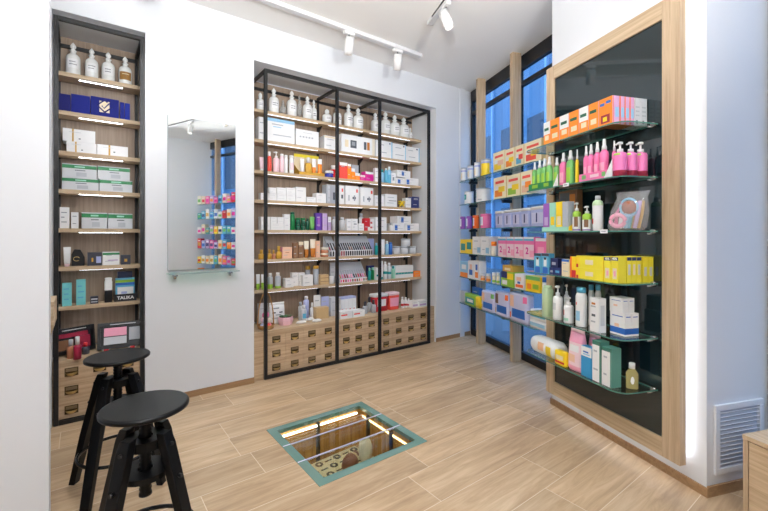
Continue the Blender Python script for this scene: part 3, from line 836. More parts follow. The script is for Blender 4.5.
def TRL(c, op, rough=.1):
    key = ('T', tuple(c), op)
    if key in _mats: return _mats[key]
    m = bpy.data.materials.new('clear_film'); m.use_nodes = True; nt = m.node_tree
    b = nt.nodes['Principled BSDF']; out = nt.nodes['Material Output']
    b.inputs['Base Color'].default_value = rgb(c); b.inputs['Roughness'].default_value = rough
    tr = nt.nodes.new('ShaderNodeBsdfTransparent'); mx = nt.nodes.new('ShaderNodeMixShader')
    nz = nt.nodes.new('ShaderNodeTexNoise'); nz.inputs['Scale'].default_value = 60
    mp = nt.nodes.new('ShaderNodeMapRange'); mp.inputs[3].default_value = op*.7; mp.inputs[4].default_value = op*1.3
    nt.links.new(nz.outputs['Fac'], mp.inputs[0]); nt.links.new(mp.outputs[0], mx.inputs[0])
    nt.links.new(tr.outputs[0], mx.inputs[1]); nt.links.new(b.outputs[0], mx.inputs[2]); nt.links.new(mx.outputs[0], out.inputs[0])
    _mats[key] = m
    return m
def k_jar(name, w, h, d, o):
    r = w/2; t = thing(name); H = h; kh = o.get('kh', .3); base = TRL((214, 220, 220), .3) if o.get('c') == 'clear' else PM(o.get('c', 'w'), .25)
    revolve('body', [(0, r*.94, r*.94, 2), (.03*H, r*.98, r*.98, 2), ((1-kh)*H, r*.98, r*.98, 2)], H, base, o.get('b', ()), o.get('l', ()), t)
    revolve('lid', [((1-kh)*H+.0004, r, r, 2), (.97*H, r, r, 2), (H, r*.95, r*.95, 2)], H, PM(o.get('k', 'w'), .35), (), (), t)
    return t
def k_tub(name, w, h, d, o):
    """square tapering tub with an overhanging lid"""
    t = thing(name); H = h; x, y = w/2, d/2; base = PM(o.get('c', 'w'), .35)
    revolve('body', [(0, x*.88, y*.88, 5), (.02*H, x*.9, y*.9, 5), (.84*H, x*.97, y*.97, 5)], H, base, o.get('b', ()), o.get('l', ()), t, 32)
    revolve('lid', [(.842*H, x, y, 5), (.97*H, x, y, 5), (H, x*.95, y*.95, 5)], H, PM(o.get('k', 'w'), .35), (), (), t, 32)
    for (s, sz, px, pz, c) in o.get('text', ()):
        m2 = MB(); m2.text(s, sz*h, Matrix.Translation((-x+px*w, -y*.97-.001, pz*h)) @ Matrix.Rotation(PI/2, 4, 'X'), PM(c)); m2.build('printed_number', t)
    return t
def k_bag(name, w, h, d, o):
    """soft bag: fat belly, flat crimped top"""
    t = thing(name); H = h; x, y = w/2, d/2; base = PM(o.get('c', 'w'), .3)
    revolve('body', [(0, x*.86, y*.8, 4), (.05*H, x*.98, y*.98, 3.4), (.35*H, x, y, 3), (.7*H, x*.97, y*.72, 3), (.88*H, x*.93, y*.25, 4)], H, base, o.get('b', ()), o.get('l', ()), t, 28)
    mb = MB(); mb.loft([(.881*H, x*.92, y*.12, 6), (H, x*.96, y*.08, 6)], lambda z, u, f: PM(o.get('k', o.get('c', 'w')), .3)); mb.build('crimped_seal', t)
    return t
def k_pack(name, w, h, d, o):
    """soft brick pack with printed front"""
    H = h; x, y = w/2, d/2; base = PM(o.get('c', 'w'), .3)
    prof = [(0, x*.9, y*.8, 6), (.06*H, x*.98, y*.95, 6), (.5*H, x, y, 5), (.94*H, x*.98, y*.95, 6), (H, x*.9, y*.8, 6)]
    return revolve(name, prof, H, base, o.get('b', ()), o.get('l', ()), None, 40)
def k_tray(name, w, h, d, o):
    """open display tray: floor, low front lip, slanted sides and a header card"""
    t = thing(name); x, y = w/2, d/2; c = PM(o.get('c', 'w')); th = .003; lip = o.get('lip', .25)*h
    mb = MB(); mb.box(-x, x, -y, y, 0, th, c); mb.build('tray_floor', t)
    mb = MB(); face_grid(mb, (-x, -y, th), (w, 0, 0), (0, 0, lip), o.get('b', ()), c); face_grid(mb, (x, -y+th, th), (-w, 0, 0), (0, 0, lip), (), c)
    face_grid(mb, (-x, -y, th+lip), (w, 0, 0), (0, th, 0), (), c); mb.build('front_lip', t)
    for sx in (-1, 1):
        mb = MB(); xx = sx*(x-th/2)
        mb.prism([(-y+th, th), (y-th, th), (y-th, h*o.get('side', .8)), (-y+th, lip)], xx-th/2, xx+th/2, PM(o.get('s', o.get('c', 'w'))), axis=0); mb.build('side', t)
    if o.get('head', 1):
        mb = MB(); face_grid(mb, (-x, y-th, th), (w, 0, 0), (0, 0, h), o.get('hb', ()), PM(o.get('hc', o.get('c', 'w')))); face_grid(mb, (x, y, th), (-w, 0, 0), (0, 0, h), (), c); mb.build('header_card', t)
    if 'text' in o:
        m2 = MB()
        for (s, sz, px, pz, cc) in o['text']: m2.text(s, sz*h, Matrix.Translation((-x+px*w, -y-.0008, pz*h)) @ Matrix.Rotation(PI/2, 4, 'X'), PM(cc))
        m2.build('lettering', t)
    return t
KINDS = dict(box=(k_box, 'carton', 'box'), apoth=(k_apoth, 'apothecary_bottle', 'bottle'), bottle=(k_bottle, 'bottle', 'bottle'), tube=(k_tube, 'cream_tube', 'tube'),
    jar=(k_jar, 'jar', 'jar'), tub=(k_tub, 'tub', 'tub'), bag=(k_bag, 'pouch', 'bag'), pack=(k_pack, 'soft_pack', 'pack'), tray=(k_tray, 'display_tray', 'display tray'))
ROUND = ('apoth', 'bottle', 'tube', 'jar')
ORD = ['first', 'second', 'third', 'fourth', 'fifth', 'sixth', 'seventh', 'eighth', 'ninth', 'tenth', 'eleventh', 'twelfth']
USED = {}
def finish(made, place, toward, group):
    """give every good of a row its own label"""
    by = {}
    for (o, desc, pos, kd) in made: by.setdefault(desc, []).append((pos, o, kd))
    for desc, v in by.items():
        v.sort(key=lambda q: q[0])
        for i, (pos, o, kd) in enumerate(v):
            lab = '%s on %s' % (desc, place) if len(v) == 1 else '%s, %s from %s, %s' % (desc, ORD[i], toward, place)
            assert lab not in USED, lab
            USED[lab] = 1
            n = len(lab.replace(',', '').split())
            if n > 16 or n < 4: print('LABEL LENGTH', n, lab)
            o['label'] = lab; o['category'] = kd; o['group'] = group
def row_wall(items, z, yf, place, group, toward='the mirror', dmax=.17):
    made = []; tops = []
    for it in items:
        kind, x0, x1, yt, desc, o = it
        yy = yf+o.get('y', 0)
        base = z+.0008
        xa, _ = on_y(x0, yt, yy); xb, _ = on_y(x1, yt, yy)
        if 'up' in o: base = tops[o['up']]+.0008
        h = on_y((x0+x1)/2, yt, yy)[1]-base
        wd = (xb-xa)-.0015
        fn, nm, cat = KINDS[kind]
        if kind in ROUND:
            d = wd; xa, xb = [on_y(q, yt, yy+wd*.4)[0] for q in (x0, x1)]; wd = (xb-xa)*.93; d = wd*(o.get('dp', 1) if kind == 'bottle' else 1)
        else: d = o.get('d', min(dmax, max(.03, wd*.8)))
        ob = fn(o.get('n', nm), wd, h, d, o)
        ob.location = ((xa+xb)/2, yy+d/2, base); ob.rotation_euler = (0, 0, R(o.get('rot', 0)))
        tops.append(base+h)
        made.append((ob, desc, (x0+x1)/2, o.get('cat', cat)))
    finish(made, place, toward, group)
    return made
def on_t(px, py, t0):
    d = ray(px, py); k = C0[0]*D2[0]+C0[1]*D2[1]+t0; s = k/(d[0]*D2[0]+d[1]*D2[1])
    x, y = s*d[0], s*d[1]
    return (x-C0[0])*N2[0]+(y-C0[1])*N2[1], CAMH+s*d[2]
def row_side(items, z, nf, place, group, toward, dmax=.15):
    made = []; tops = []
    for it in items:
        kind, x0, x1, yt, desc, o = it
        base = z+.0008+o.get('lift', 0)
        if 'up' in o: base = tops[o['up']]+.0008
        fn, nm, cat = KINDS[kind]
        xm = (x0+x1)/2
        if 'T' in o:            # seen end on: placed on a plane across the shelf
            na, nb = on_t(x0, yt, o['T'])[0], on_t(x1, yt, o['T'])[0]
            h = on_t(xm, yt, o['T'])[1]-base
            d = abs(na-nb)-.0012
            wd = o.get('w', .1)
            if kind in ROUND: wd = d
            t, n = o['T']+wd/2, (na+nb)/2
        else:
            n_ = nf-o.get('n_', 0)
            if kind in ROUND:
                s = on_n(xm, yt, n_)[2]; wd = abs(x1-x0)/400*s*.95
                s = on_n(xm, yt, n_-wd/2)[2]; wd = abs(x1-x0)/400*s*.93*o.get('wx', 1)
                t, zt, s = on_n(xm, yt, n_-wd/2); h = zt-base; n = n_-wd/2; d = wd
            else:
                ta, tb = on_n(x0, yt, n_)[0], on_n(x1, yt, n_)[0]
                h = on_n(xm, yt, n_)[1]-base; wd = abs(ta-tb)-.0015
                d = o.get('d', min(dmax, max(.03, wd*.8)))
                t, n = (ta+tb)/2, n_-d/2
        if 'h' in o: h = o['h']
        ob = fn(o.get('n', nm), wd, h, d, o)
        ob.location = (*wpt(t, n), base); ob.rotation_euler = (0, 0, RZ+R(o.get('rot', 0)))
        tops.append(base+h)
        made.append((ob, desc, -t*10-n if toward else xm, o.get('cat', cat)))
    finish(made, place, toward, group)
    return made
G1 = 'goods on the shelves of the wide unit'; G2 = 'goods on the shelves of the narrow unit'
YF = SF+.012
def main_row(k, bay, items, **kw):
    nth = ['top', 'second', 'third', 'fourth', 'fifth', 'sixth', 'lowest'][k]
    bn = ['mirror-side bay', 'middle bay', 'window-side bay'][bay]
    row_wall(items, SHZ[k], YF, '%s shelf, %s' % (nth, bn), 'goods on the %s shelf of the %s' % (nth, bn), **kw)
def AB(x0, x1, yt, /, **o): return ('apoth', x0, x1, yt, o.pop('desc', 'white stoppered apothecary bottle'), o)
AMB = dict(c='clear', fill=.22, fill_c='brn', desc='clear amber-filled apothecary bottle')
# --- top shelf
main_row(0, 0, [AB(256.5, 264.5, 91.5, short=1, desc='squat white apothecary bottle'), AB(268.8, 279.3, 86.2), AB(280, 286.5, 99, y=.075, **AMB), AB(287, 297, 88.7), AB(296.6, 302.4, 94, y=.10, **AMB),
    AB(303, 312.5, 94.2), AB(311, 317, 98.6, y=.10, desc='slim white apothecary bottle set back'), AB(322.8, 331.8, 107.6, short=1, desc='short white bottle with round stopper'), AB(333.4, 341.6, 104.3, desc='white stoppered apothecary bottle behind the black post')])
main_row(0, 1, [AB(344.4, 353, 102.2), AB(353.8, 363.2, 106), AB(371.6, 379.6, 111, desc='white stoppered apothecary bottle beside the black post')])
main_row(0, 2, [AB(381.4, 390.2, 109.8), AB(390.8, 399.4, 113), AB(399.8, 408.6, 115.4), AB(394, 397.2, 116, y=.122, desc='slim white apothecary bottle set back'), AB(408.4, 412.4, 127, y=.06, short=1, desc='tiny white bottle at the shelf end')])
# --- second shelf
main_row(1, 0, [('box', 258.6, 266, 117, 'slim white carton beside the black post', dict(d=.12)), ('box', 267.6, 294.6, 119.5, 'large white carton with pale blue top edge', dict(b=[(0, 1, .86, 1, 'lb'), (.2, .5, .62, .66, 'lb')], d=.15, ln=2)),
    ('box', 296, 318.8, 130.4, 'plain white display card with grey lettering', dict(b=[(.15+.13*i, .23+.13*i, .5, .6, 'silv') for i in range(5)]+[(.3, .7, .8, .84, 'lg')], ln=0, d=.05)),
    ('box', 324.4, 337, 136.2, 'white carton with pale yellow top', dict(t='cr', b=[(0, 1, .86, .95, 'cr')], d=.13))])
main_row(1, 1, [('box', 341.4, 374.8, 136.4, 'long white carton with two dark pictures', dict(b=[(.26, .44, .28, .72, 'dg'), (.30, .40, .42, .64, 'g'), (.66, .74, .28, .74, 'dg'), (.76, .84, .28, .74, 'amb'), (.1, .2, .3, .7, 'cr'), (.92, 1, 0, 1, 'iv')], ln=0, d=.15))])
main_row(1, 2, [('box', 376.4, 392.4, 141, 'white carton with pale blue edge', dict(b=[(.93, 1, 0, 1, 'lb'), (.8, .88, .84, .92, 'navy')], d=.15)), ('box', 392.8, 406, 144.2, 'white carton with pale blue edge', dict(b=[(.93, 1, 0, 1, 'lb'), (.78, .88, .84, .93, 'navy')], d=.15)),
    ('box', 406.3, 419.6, 147.3, 'white carton with pale blue edge', dict(b=[(.93, 1, 0, 1, 'lb'), (.74, .86, .84, .93, 'navy')], d=.15))])
# --- third shelf
main_row(2, 0, [('tube', 259.4, 264.4, 156.7, 'pale pink tube behind the black post', dict(c='ppk')), ('bottle', 267, 271.8, 151, 'coral bottle with white cap', dict(c='rd2', kh=.24)), ('bottle', 273, 279.6, 151, 'blush pump bottle', dict(c='ppk', top='pump')),
    ('bottle', 279.9, 284, 153.6, 'slim blush bottle', dict(c='ppk', kh=.12, kr=.9)), ('bottle', 284.2, 287.9, 154.8, 'slim white bottle', dict(c='w', kh=.12, kr=.9)), ('bottle', 289.2, 294, 155.2, 'white bottle with blush print', dict(c='w', kh=.12, kr=.9, l=[(.2, .6, -.6, .6, 'ppk')])),
    ('tray', 299.2, 324.4, 153.2, 'gold display tray with tall header', dict(c='gold', lip=.12, side=.5, d=.15, hb=[(0, 1, .86, 1, 'ye2')], hc='cr')),
    ('jar', 325.4, 333.4, 170.4, 'low blue jar with white lid', dict(c='blu2', kh=.4)), ('jar', 331, 337, 165.2, 'red jar with white lid', dict(c='red', y=.09, kh=.3))])
row_wall([('tube', 300.2, 304.4, 158.6, 'white tube standing in the gold tray', dict(c='w', k='w')), ('bottle', 304.8, 311.4, 157, 'gold oil bottle standing in the gold tray', dict(c='gold', k='lg', kh=.3, kr=.5, p=4, dp=.7)),
    ('tube', 312, 316.2, 158.4, 'white and orange tube in the gold tray', dict(c='w', k='amb', b=[(.14, .5, 'org')])), ('tube', 317.8, 322.2, 158.6, 'orange tube with white crimp in gold tray', dict(c='org', k='amb', b=[(.7, 1, 'w')]))],
    SHZ[2]+.004, YF+.03, 'the third shelf', G1)
main_row(2, 1, [('box', 339.6, 347.4, 162.4, 'red and white carton', dict(c='rd2', b=[(0, 1, .8, 1, 'w')], ln=1)), ('box', 347.6, 351.2, 164, 'slim orange and white carton', dict(c='org', b=[(0, 1, .84, 1, 'w')])),
    ('box', 351.4, 355, 168.4, 'orange carton lower than its neighbour', dict(c='org', b=[(0, 1, .7, 1, 'w')])), ('box', 352, 358.6, 165, 'grey carton set back behind the orange ones', dict(c='silv', y=.09)),
    ('box', 355.2, 360, 173.2, 'low orange carton with white top', dict(c='org', b=[(0, 1, .6, 1, 'w')])), ('box', 360.3, 365.2, 175, 'small magenta carton with white top', dict(c='mag', b=[(0, 1, .6, 1, 'ppk')])), ('box', 365.5, 373.4, 171.8, 'wide magenta carton with white top', dict(c='mag', b=[(0, 1, .76, 1, 'w')]))])
main_row(2, 2, [('box', 375, 378.6, 168, 'slim white carton behind the black post', dict()), ('bottle', 379.6, 384.4, 169, 'pale teal bottle', dict(c='lb', k='teal', y=.06)), ('bottle', 384.6, 388, 168, 'turquoise bottle', dict(c='sky', k='w', kh=.12)),
    ('bottle', 387.8, 391.2, 166.2, 'light blue bottle with white cap', dict(c='sky', k='w', b=[(.5, .75, 'lb')])), ('box', 391.4, 395.6, 172.8, 'small white carton with grey print', dict(b=[(.3, .7, .3, .6, 'g')])),
    ('box', 396, 404.8, 178, 'low white carton with blue square', dict(b=[(.2, .5, .1, .75, 'blue')])), ('box', 405.3, 418.6, 178.2, 'low white carton with blue square', dict(b=[(.1, .3, .1, .75, 'blue')])),
    ('box', 397, 410.4, 170.6, 'white carton with blue square stacked on two others', dict(b=[(.35, .52, .2, .85, 'blue')], up=6))])
# --- fourth shelf
main_row(3, 0, [('box', 260.8, 268.6, 193, 'low white carton', dict(lc='lg')), ('box', 269, 276.6, 193.6, 'low white carton', dict(lc='lg')), ('box', 269.2, 276.4, 187.6, 'white carton stacked on a low one', dict(up=1, lc='lg')),
    ('box', 277, 286.2, 194, 'white carton in the lower row', dict(lc='lg')), ('box', 286.5, 295.6, 194, 'white carton in the lower row', dict(lc='lg')), ('box', 277, 286.2, 187.6, 'white carton in the upper row', dict(up=3, lc='lg')), ('box', 286.5, 295.6, 187.8, 'white carton in the upper row', dict(up=4, lc='lg')),
    ('box', 296, 306, 187.2, 'tall white carton', dict(lc='lg')), ('box', 306.5, 316, 197, 'flat white carton', dict()), ('box', 316.4, 326, 193.2, 'medium white carton', dict(lc='lg')), ('box', 326.6, 337.2, 184.8, 'tall silver grey carton', dict(c='silv', b=[(.15, .3, .1, .95, 'lg'), (.6, .8, .2, .6, 'dg')]))])
SK = dict(b=[(.52, .78, .3, .42, 'dg'), (.62, .72, .2, .5, 'g'), (.8, .93, .66, .84, 'rd2'), (.2, .3, .2, .5, 'silv')], ln=0, d=.06)
main_row(3, 1, [('box', 339.4, 344, 185.4, 'white sketch-printed box behind the black post', dict(b=[(.5, .8, .66, .84, 'rd2'), (.4, .8, .3, .5, 'dg')], ln=0)), ('box', 345.6, 358.8, 186, 'white box with dark figure and red mark', dict(SK)), ('box', 360.4, 373.4, 187.6, 'white box with dark figure and red mark', dict(SK))])
main_row(3, 2, [('box', 374.8, 384.4, 195.5, 'plain white carton behind the black post', dict()), ('box', 385.2, 397, 194.3, 'white carton with dark stripe', dict(b=[(.3, .95, .46, .5, 'dg')])), ('box', 405.6, 411.0, 198, 'white carton behind the yellow bow', dict(y=.03)),
    ('box', 412.5, 419, 196.8, 'dark navy carton at the shelf end', dict(c='navy', b=[(.2, .8, .8, .86, 'silv')]))])
# --- fifth shelf
main_row(4, 0, [('box', 261, 270.2, 216.8, 'tall white carton behind the black post', dict(lc='lg')), ('box', 270.6, 284, 223.4, 'wide low white carton', dict(lc='lg')), ('box', 270.6, 277, 217, 'small white carton on the wide one', dict(up=1, lc='lg')), ('box', 277.3, 283.8, 217.2, 'small white carton on the wide one', dict(up=1, lc='lg')),
    ('box', 284.2, 290, 214.2, 'tall white carton beside the green bottle', dict(lc='lg')), ('bottle', 290.3, 295, 212, 'tall dark green bottle', dict(c='grn', k='dgn', kh=.12, kr=.9)),
    ('jar', 295.4, 300.6, 224, 'dark green jar in the lower row', dict(c='dgn', k='dgn')), ('jar', 301, 305.6, 224, 'dark green jar in the lower row', dict(c='dgn', k='dgn')), ('jar', 295.4, 300.6, 217.8, 'dark green jar in the upper row', dict(c='dgn', k='grn', up=6)), ('jar', 301, 305.6, 217.9, 'dark green jar in the upper row', dict(c='dgn', k='grn', up=7)),
    ('tube', 309.6, 314.8, 216.7, 'green cream tube', dict(c='gr2', k='grn')), ('bottle', 306, 309.4, 218.5, 'slim green bottle', dict(c='dgn', k='dgn')),
    ('box', 315.9, 321.8, 213, 'violet carton', dict(c='pur', b=[(.3, .7, .2, .8, 'pu2')])), ('box', 322.4, 327.2, 213.4, 'lavender carton', dict(c='lav', s='pu2')), ('box', 328, 331.2, 216.8, 'slim pale lavender carton', dict(c='lav', b=[(0, 1, .6, 1, 'w')])),
    ('bottle', 332, 336.6, 216.5, 'clear grey bottle', dict(c='lg', k='silv'))])
main_row(4, 1, [('bottle', 339.6, 345.2, 217.2, 'pale grey bottle behind the black post', dict(c='lg', k='lg')), ('box', 347, 351.6, 218.8, 'white carton', dict()), ('box', 352, 357.8, 218.8, 'white carton', dict(b=[(.3, .8, .5, .6, 'g')])), ('bottle', 359.2, 363.4, 213.2, 'clear bottle set back', dict(c='lg', k='silv', y=.06)),
    ('box', 358.6, 364, 223.5, 'low white carton beside the red one', dict()), ('box', 364.4, 370, 218.3, 'red carton with white side', dict(c='red', b=[(.6, 1, 0, .3, 'w')])), ('box', 370.4, 374.2, 219, 'white and red striped carton', dict(b=[(0, .5, .2, .35, 'red'), (0, .5, .6, .75, 'red')]))])
main_row(4, 2, [('box', 375.4, 386.6, 217.2, 'tall white carton behind the black post', dict(b=[(.45, .47, 0, 1, 'lg')])), ('bottle', 389.5, 392.6, 222.4, 'tiny white bottle', dict(c='w', k='silv', kh=.35)), ('box', 393, 404.8, 223.5, 'low white carton with blue square', dict(b=[(.15, .38, .1, .8, 'blue')])),
    ('box', 405.3, 419, 223.5, 'low white carton with blue square', dict(b=[(.15, .35, .1, .8, 'blue')])), ('box', 397.2, 411, 216.2, 'white carton with blue square stacked on two others', dict(b=[(.28, .46, .15, .85, 'blue')], up=2))])
# --- sixth shelf
PERF = dict(c='gold', k='gold', kh=.42, kr=.5, p=4, dp=.7)
main_row(5, 0, [('bottle', 258, 264.4, 249.8, 'gold perfume bottle behind the black post', dict(PERF)), ('bottle', 267.2, 271.4, 249.4, 'small gold perfume bottle', dict(PERF)), ('bottle', 271.6, 275.4, 250, 'small copper perfume bottle', dict(PERF, c='cop', k='gold')), ('bottle', 275.6, 281.6, 246.2, 'large gold perfume bottle', dict(PERF)),
    ('box', 282.4, 292.2, 247.2, 'rose pink square carton', dict(c='peach', s='pk2', b=[(.3, .7, .5, .56, 'cop')])), ('box', 293.4, 298, 243, 'bronze carton', dict(c='brz', t='cr')), ('box', 298.6, 303.4, 241.8, 'bronze carton', dict(c='brz', t='cr', b=[(0, 1, .8, 1, 'cr')])),
    ('tube', 304, 309, 241, 'cream and amber tube', dict(c='iv', k='amb', b=[(.14, .5, 'amb')])), ('tube', 310.2, 315.8, 239.2, 'cream and amber tube', dict(c='iv', k='amb', b=[(.14, .5, 'amb')])), ('box', 316.3, 320.2, 240.8, 'slim peach carton', dict(c='peach', d=.05)),
    ('jar', 321, 328.6, 253.2, 'low copper jar with white lid', dict(c='cop', k='iv', kh=.45)), ('jar', 321, 328.6, 247.6, 'copper jar with white lid stacked on another', dict(c='cop', k='iv', kh=.45, up=10))])
main_row(5, 2, [('bottle', 374.9, 378, 243, 'teal bottle behind the black post', dict(c='teal', k='lb', kh=.2, y=.03)), ('tube', 381, 385, 239.4, 'white tube', dict()), ('bottle', 385.4, 388.6, 241, 'clear pale blue bottle', dict(c='lb', k='w')), ('bottle', 388.9, 392.3, 242.4, 'blue bottle', dict(c='blue', k='blue', kh=.12, kr=.9)),
    ('jar', 392.8, 400.2, 246.4, 'frosted jar', dict(c='lg', k='silv', kh=.2)), ('jar', 400.6, 408, 246.4, 'frosted jar', dict(c='lg', k='silv', kh=.2)), ('jar', 408.4, 416, 246.4, 'frosted jar', dict(c='lg', k='silv', kh=.2)), ('jar', 402, 410, 238.8, 'frosted jar stacked on another', dict(c='lg', k='silv', kh=.2, up=5))])
# --- lowest shelf
main_row(6, 0, [('tube', 256, 260, 274.5, 'white tube with green base', dict(c='w', k='lime', b=[(.14, .4, 'lime')])), ('tube', 261, 264.6, 274.5, 'white tube with green base', dict(c='w', k='lime', b=[(.14, .45, 'lime')])), ('bottle', 267.6, 273, 273.4, 'grey bottle with lime stripe', dict(c='silv', k='w', b=[(0, .3, 'lime')])),
    ('bottle', 275, 281, 272.8, 'grey bottle with lime foot', dict(c='silv', k='w', b=[(0, .15, 'lime')])), ('box', 285.4, 293.6, 278.4, 'low white carton', dict()), ('box', 292.2, 298.4, 272.7, 'white carton set back', dict(y=.08)), ('box', 298.8, 305, 272.7, 'white carton set back', dict(y=.08)), ('box', 303, 313, 275, 'wide white carton', dict(d=.07)),
    ('jar', 305.6, 310.4, 266.2, 'grey jar with gold lid', dict(c='silv', k='gold', kh=.2, y=.12)), ('jar', 313.4, 318.8, 266, 'tall grey jar with gold lid', dict(c='silv', k='gold', kh=.16, y=.04)), ('box', 320.6, 328.8, 274.8, 'tan wooden box', dict(c='tan', b=[(0, 1, .3, .34, 'brn'), (0, 1, .66, .7, 'brn')], ln=0)), ('jar', 329.4, 334, 276.6, 'white cup', dict(kh=.1))])
TB = dict(b=[(0, 1, .3, .45, 'teal')], ln=0, d=.10)
main_row(6, 2, [('box', 376.6, 379, 267.8, 'slim white carton with teal band behind the post', dict(TB)), ('tube', 380.4, 383.2, 261, 'white and teal tube', dict(c='w', k='teal')), ('bottle', 383.6, 387, 261.8, 'tall white bottle with teal band', dict(b=[(.3, .45, 'teal')], kh=.14)), ('bottle', 387.4, 391.2, 263, 'grey bottle with teal band', dict(c='lg', b=[(.3, .45, 'teal')], kh=.2)),
    ('bottle', 391.6, 395.2, 266.2, 'small mint bottle', dict(c='mint', k='teal'))] + [('box', 395.6+2.93*i, 395.6+2.93*(i+1), 265.8-.12*i, 'slim white carton with teal band', dict(TB)) for i in range(6)] + [('box', 413.8, 420.2, 271, 'orange cube carton at the shelf end', dict(c='org', s='or2', d=.08))])
# makeup displays of the middle bay
def makeup(k, place_lbl, x0, x1, ytop, zlip, seed, kind):
    xa = on_y(x0, ytop, YF)[0]; xb = on_y(x1, ytop, YF)[0]; z = SHZ[k]; h = on_y((x0+x1)/2, ytop, YF+.13)[1]-z
    w_ = xb-xa; t = thing('makeup_display', place_lbl, 'makeup display', ((xa+xb)/2, YF+.080, z+.0008))
    rn = random.Random(seed); wm = PM('w', .3); gm = PM('silv', .3)
    mb = MB(); mb.box(-w_/2, w_/2, -.083, .083, 0, .004, wm); mb.build('base', t)
    mb = MB(); mb.prism([(-.083, .0045), (-.079, .0045), (-.079, zlip), (-.083, zlip)], -w_/2, w_/2, wm, axis=0); mb.build('front_lip', t)
    mb = MB(); mb.prism([(-.078, zlip*.8), (.075, h*.96), (.083, h*.96), (.083, h), (.07, h), (-.078, zlip*.8+.006)], -w_/2, w_/2, gm, axis=0); mb.build('sloping_rack', t)
    mb = MB(); mb.box(-w_/2, w_/2, .0835, .087, .0045, h, wm); mb.build('back_board', t)
    dx = -.078; sl = math.atan2(h*.96-zlip*.8, .153)
    cols = ['k', 'k', 'dk2', 'brn', 'dr', 'k'] if kind == 'mascara' else ['red', 'pk2', 'dr', 'cop', 'pink', 'brn', 'dk2']
    n = int(w_/.032)
    for i in range(n):
        x = -w_/2+(i+.5)*w_/n
        M = Matrix.Translation((x, -.070, zlip*.8+.012)) @ Matrix.Rotation(sl-PI/2, 4, 'X').inverted().to_4x4() if False else Matrix.Translation((x, -.072, zlip*.8+.02)) @ Matrix.Rotation(-(PI/2-sl), 4, 'X')
        mb = MB(); c = PM(rn.choice(cols), .3)
        mb.loft([(0, .009, .009, 2), (.05, .009, .009, 2), (.051, .0075, .0075, 2), (.11, .0075, .0075, 2)], (lambda z, u, f, c=c: c if z < .05 else PM('k' if kind == 'mascara' else 'silv', .25)), seg=8, M=M)
        mb.build('tester', t)
    for i in range(n):
        x = -w_/2+(i+.5)*w_/n
        mb = MB(); mb.box(x-.011, x+.011, -.0842, -.0832, .008, zlip-.008, PM(rn.choice(cols))); mb.build('swatch', t)
    return t
makeup(5, 'white makeup display with dark swatches on the sixth shelf, middle bay', 340.5, 372.6, 235.8, .075, 4, 'mascara')
makeup(6, 'sloping lipstick display with red and pink testers on the lowest shelf', 340, 367, 262, .05, 9, 'lips')
makeup(5, 'small makeup display beside the copper jars on the sixth shelf', 329.4, 337.2, 236.4, .075, 6, 'mascara')
row_wall([('box', 366.4, 374, 238.6, 'grey blue carton set back behind the makeup display', dict(c='pbl', y=.13, d=.04))], SHZ[5], YF, 'the sixth shelf', G1)
row_wall([('box', 368, 374.2, 265.6, 'navy box set back beside the lipstick display', dict(c='navy', y=.12, d=.05)), ('bottle', 368.2, 371, 268, 'teal bottle in front of the navy box', dict(c='teal', k='mint', y=.03)), ('bottle', 371.4, 374.2, 267.6, 'green bottle in front of the navy box', dict(c='grn', k='mint', y=.05))], SHZ[6], YF, 'the lowest shelf', G1)
row_wall([('box', 330, 336.6, 262.5, 'grey printed display card behind the white cup', dict(c='silv', y=.12, d=.02, b=[(.1, .9, .3, .8, 'lg')], ln=3))], SHZ[6], YF, 'the lowest shelf', G1)
# yellow bow on the fourth shelf
xc, _ = on_y(402.5, 200, YF-.004); bow = thing('ribbon_bow', 'yellow ribbon bow on the fourth shelf in the window-side bay', 'bow', (xc, YF+.012, SHZ[3]+.0008)); YEL = PM('yel')
for s in (-1, 1):
    mb = MB(); mb.tube([(0, 0, .05), (s*.025, -.005, .085), (s*.052, 0, .08), (s*.05, .004, .05), (0, 0, .048)], .011, YEL, 8); mb.build('loop', bow)
    mb = MB(); mb.tube([(0, 0, .048), (s*.02, -.004, .03), (s*.045, -.006, .011)], [.010, .011, .008], YEL, 8); mb.build('tail', bow)
mb = MB(); mb.loft([(.035, .012, .010, 2), (.05, .016, .013, 2), (.064, .012, .010, 2)], lambda z, u, f: YEL, cx=0, cy=-.004); mb.build('knot', bow)
# --- worktop of the wide drawer cabinet
WT = BASEZ
def top_row(items, y, place='the drawer cabinet top'): return row_wall(items, WT, W+y, place, 'goods standing on the wide drawer cabinet')
def at_top(px, py): # point on the worktop
    d = ray(px, py); s = (WT-CAMH)/d[2]; return s*d[0], s*d[1]
